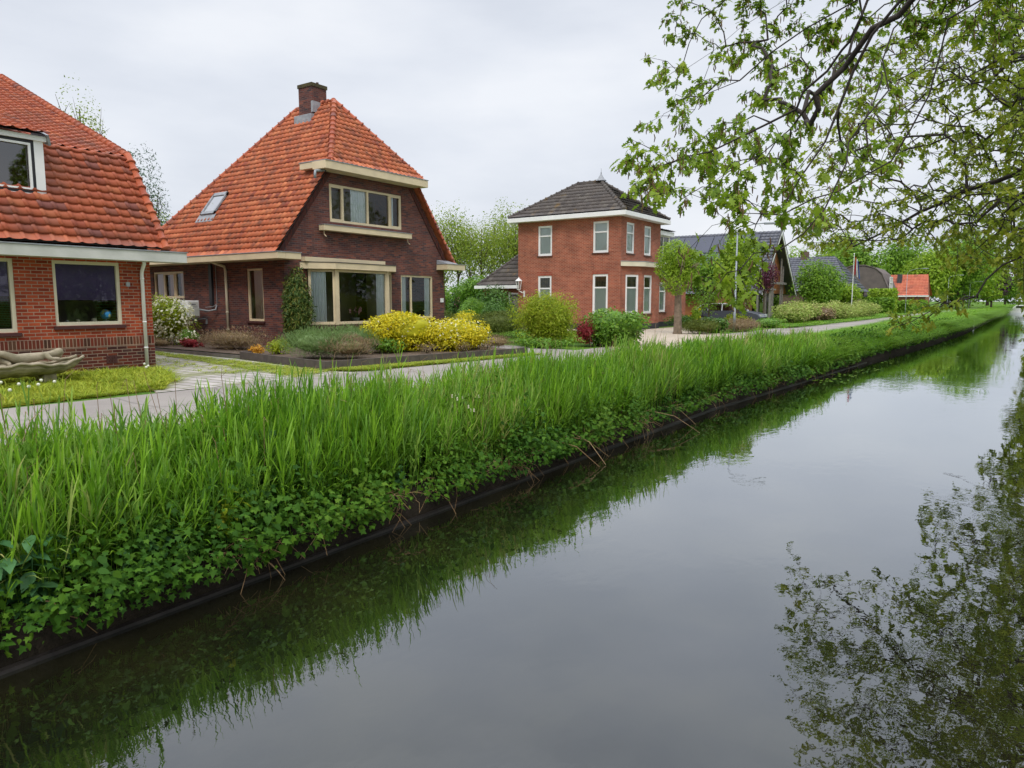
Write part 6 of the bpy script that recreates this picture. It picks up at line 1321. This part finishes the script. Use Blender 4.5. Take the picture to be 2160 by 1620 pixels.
def inside2(p, poly):
    c = False; j = len(poly)-1
    for i in range(len(poly)):
        if (poly[i][1] > p[1]) != (poly[j][1] > p[1]) and p[0] < (poly[j][0]-poly[i][0])*(p[1]-poly[i][1])/(poly[j][1]-poly[i][1])+poly[i][0]: c = not c
        j = i
    return c
def region(n, poly, dfun, seed, holes=()):
    rs = random.Random(seed); xs = [p[0] for p in poly]; ysx = [p[1] for p in poly]; out = []
    while len(out) < n:
        u, v = rs.uniform(min(xs), max(xs)), rs.uniform(min(ysx), max(ysx))
        if not inside2((u, v), poly) or any(inside2((u, v), h) for h in holes): continue
        D = dfun(u, v, rs); p = AT(u, v, D)
        if p.z < -.9: continue
        out.append(tuple(p))
    return out
def el(v): return (635-v)/1500.0
def dnear(u, v, rs): return min(13, 5.3/(.72-min(.42, el(v)))*rs.uniform(.84, 1.04)+max(0, (u-1650))*.0022)
near_poly = [(1296, 335), (1330, 290), (1345, 250), (1362, 205), (1355, 90), (1385, 40), (1405, 0), (1400, -90), (1700, -200), (2150, -200), (2150, 60), (1950, 120), (1840, 330), (1760, 400), (1735, 480), (1690, 470), (1560, 490), (1500, 440), (1445, 420), (1420, 440), (1330, 400)]
low_poly = [(1420, 530), (1500, 500), (1560, 480), (1640, 520), (1640, 560), (1600, 600), (1590, 650), (1540, 650), (1460, 590), (1400, 560)]
tg = region(540, near_poly, dnear, 3, ([(1700, 190), (1880, 170), (1910, 330), (1780, 470), (1680, 420)],))+region(40, [(1700, 190), (1880, 170), (1910, 330), (1780, 470), (1680, 420)], dnear, 33)+region(13, low_poly, lambda u, v, rs: rs.uniform(7.2, 8.2), 5)
L1 = [[AT(2250, -180, 8.4), AT(2000, -60, 8.6), AT(1830, 0, 8.8), AT(1790, 90, 8.9), AT(1745, 150, 9.1), AT(1680, 230, 9.3), AT(1560, 290, 9.4), AT(1450, 330, 9.2)],
      [AT(2300, -300, 8.6), AT(2050, -230, 9.5), AT(1800, -180, 10.5), AT(1600, -60, 11), AT(1480, 40, 11)],
      [AT(2250, -160, 8.6), AT(1960, -30, 8.6), AT(1885, 60, 8.6), AT(1875, 190, 8.4), AT(1790, 300, 8.1), AT(1740, 440, 7.8), AT(1640, 530, 7.5), AT(1560, 570, 7.2)],
      [AT(2280, -240, 9), AT(1990, -130, 9.6), AT(1720, -40, 10), AT(1560, 60, 10.3), AT(1440, 150, 10.2)],
      [AT(2250, -140, 8.8), AT(1940, -20, 9), AT(1840, 60, 9.2), AT(1720, 200, 9.5), AT(1600, 330, 9.6), AT(1480, 400, 9.3)],
      [AT(2240, -150, 8.6), AT(1900, 0, 8.8), AT(1800, 150, 9), AT(1740, 300, 9), AT(1650, 440, 8.8)],
      [AT(2260, -200, 9), AT(1900, -60, 9.6), AT(1700, 60, 9.8), AT(1560, 170, 10), AT(1400, 240, 10)],
      [AT(2250, -100, 8.2), AT(2000, 40, 8.4), AT(1960, 200, 8.5), AT(1880, 340, 8.5)]]
oak('nearest oak, its leafy boughs with hanging catkins reaching in from the upper right', (4.8, 7.5, 0), [[tuple(p) for p in l] for l in L1], tg, .12, 10, 'oak', 'oak', .24, catk=6, tipr=.0026, trunk_h=8, seed=4)
# second oak: finer leaves, farther away, long boughs sweeping down to the left
def dfar(u, v, rs): return 16.5+rs.uniform(-2.8, 4.0)+max(0, 1750-u)*.012
mid_poly = [(1700, 330), (1800, 120), (1900, 60), (2160, -80), (2300, -80), (2300, 700), (2160, 690), (2160, 640), (2130, 560), (2040, 540), (1985, 530), (1920, 505), (1840, 490), (1780, 520), (1720, 535), (1675, 545), (1700, 480), (1680, 420)]
tg = region(1000, mid_poly, dfar, 8)
tg += region(420, [(2070, -60), (2300, -60), (2300, 690), (2175, 700), (2150, 560), (2110, 440), (2120, 300), (2080, 150)], lambda u, v, rs: rs.uniform(12, 22), 12)
tg += region(45, [(1660, 480), (1900, 400), (2100, 420), (2100, 520), (1950, 520), (1760, 540), (1690, 560)], dfar, 9)
tg += region(18, [(1850, 690), (1900, 630), (1990, 610), (2080, 640), (1960, 690), (1880, 700)], lambda u, v, rs: rs.uniform(13, 15), 10)
L2 = [[AT(2320, 250, 15), AT(2160, 280, 15), AT(2060, 310, 15.5), AT(1900, 330, 16.5), AT(1760, 400, 17.5)], [AT(2330, 300, 15), AT(2160, 360, 15.5), AT(2040, 400, 16), AT(1900, 470, 17), AT(1800, 520, 18)],
      [AT(2330, 120, 15), AT(2100, 130, 16), AT(1950, 200, 17), AT(1840, 300, 18)], [AT(2350, -60, 15), AT(2150, -50, 16), AT(1980, 60, 17)],
      [AT(2320, 420, 14), AT(2160, 540, 14), AT(2080, 590, 14), AT(2000, 640, 14), AT(1920, 680, 13.8)], [AT(2320, 380, 14.5), AT(2110, 420, 15), AT(2020, 520, 15), AT(2010, 600, 14.5)]]
oak('second oak, long dark boughs of small leaves sweeping down over the middle of the canal', (5.4, 16.5, 0), [[tuple(p) for p in l] for l in L2], tg, .115, 9, 'oaks', 'oakfar', .28, tipr=.0044, trunk_h=9, seed=6)
for i, (y, lb) in enumerate(((27, 'third oak, dense yellow green foliage at the right edge above the water'), (38, 'fourth oak at the right edge, its lower boughs nearly touching the water'), (52, 'fifth oak at the right edge, darker and farther up the canal'))):
    rs = random.Random(40+i); tg = []
    lo = {0: -2.3, 1: -.9, 2: .0}[i]
    while len(tg) < (1100, 800, 700)[i]:
        x = rs.uniform(lo+.4, 3.2 if rs.random() < .8 else 8); z = rs.uniform(-.5, 10.5); yy = y+rs.uniform(-5, 5); k = (abs(x-5.4)/(5.4-lo))**2+((yy-y)/5.2)**2+(max(0, z-4.5)/6.2)**2+(max(0, 3.0-z)/5.0)**2
        if z < 2.6 and x < .5+.3*i: continue
        if k < 1 and (k > .45 or rs.random() < .4): tg.append((x, yy, z))
    Ls = [[(5.4+(lo+.9-5.4)*t*math.cos(a), y+4.2*t*math.sin(a), 3+zz*t) for t in (.35, .7, 1)] for a, zz in ((0, 1), (.5, 3), (-.5, 3), (.2, 5.5), (-.9, 5), (.9, 2), (-.2, -1.5), (2.6, 3), (3.7, 4))]
    oak(lb, (5.6, y, 0), Ls, tg, .16+.03*i, 10, 'leaf' if i else 'oaks', 'oakfar', .28, tipr=.006, trunk_h=8, seed=20+i)
for i, y in enumerate((66, 82, 100, 122, 150, 185)):
    tree('bank_oak', ['first of the farther right bank trees, just beyond the oaks', 'second farther tree on the right bank', 'third farther tree on the right bank', 'fourth farther tree on the right bank', 'fifth farther tree on the right bank', 'last tree on the right bank before the boat'][i], (6.5+i*.55, y, 0), 10, 5.0, 7500, .38, 'oakfar' if i % 2 else 'treeb', trunk=.25, th=.08, blobs=26, group='farther trees on the right bank', limbs=8)
# right bank seen only in reflections: low scrub
P = []
for k in range(5000):
    y = random.uniform(8, 200); P.append((XR(y)+random.uniform(-.2, 2.5), y, random.uniform(-1.0, .6)))
P = np.array(P); setp(put('right_bank_scrub', leaves_from(P, unit(np.array([-.6, 0, .8])+0*P), .22), FM['treeb']), 'low green scrub along the right bank', 'scrub', kind='stuff')
# trees on the viewer's side, mirrored in the window panes
for i, (x, y, h, r) in enumerate(((9, -4, 9, 4), (8.5, -14, 10, 4.5), (9, -25, 10, 5), (14, 6, 9, 4.6), (15, 14, 8, 4.6), (14, 22, 9, 5), (15, 31, 9, 5), (16, 41, 9, 5.5), (22, 52, 10, 6), (17, -9, 9, 5))):
    tree('bank_tree', 'tree on the right bank behind the viewer', (x, y, 0), h, r, 3600, .42, 'treeb', trunk=.25, th=.05, group='bank trees behind the viewer')
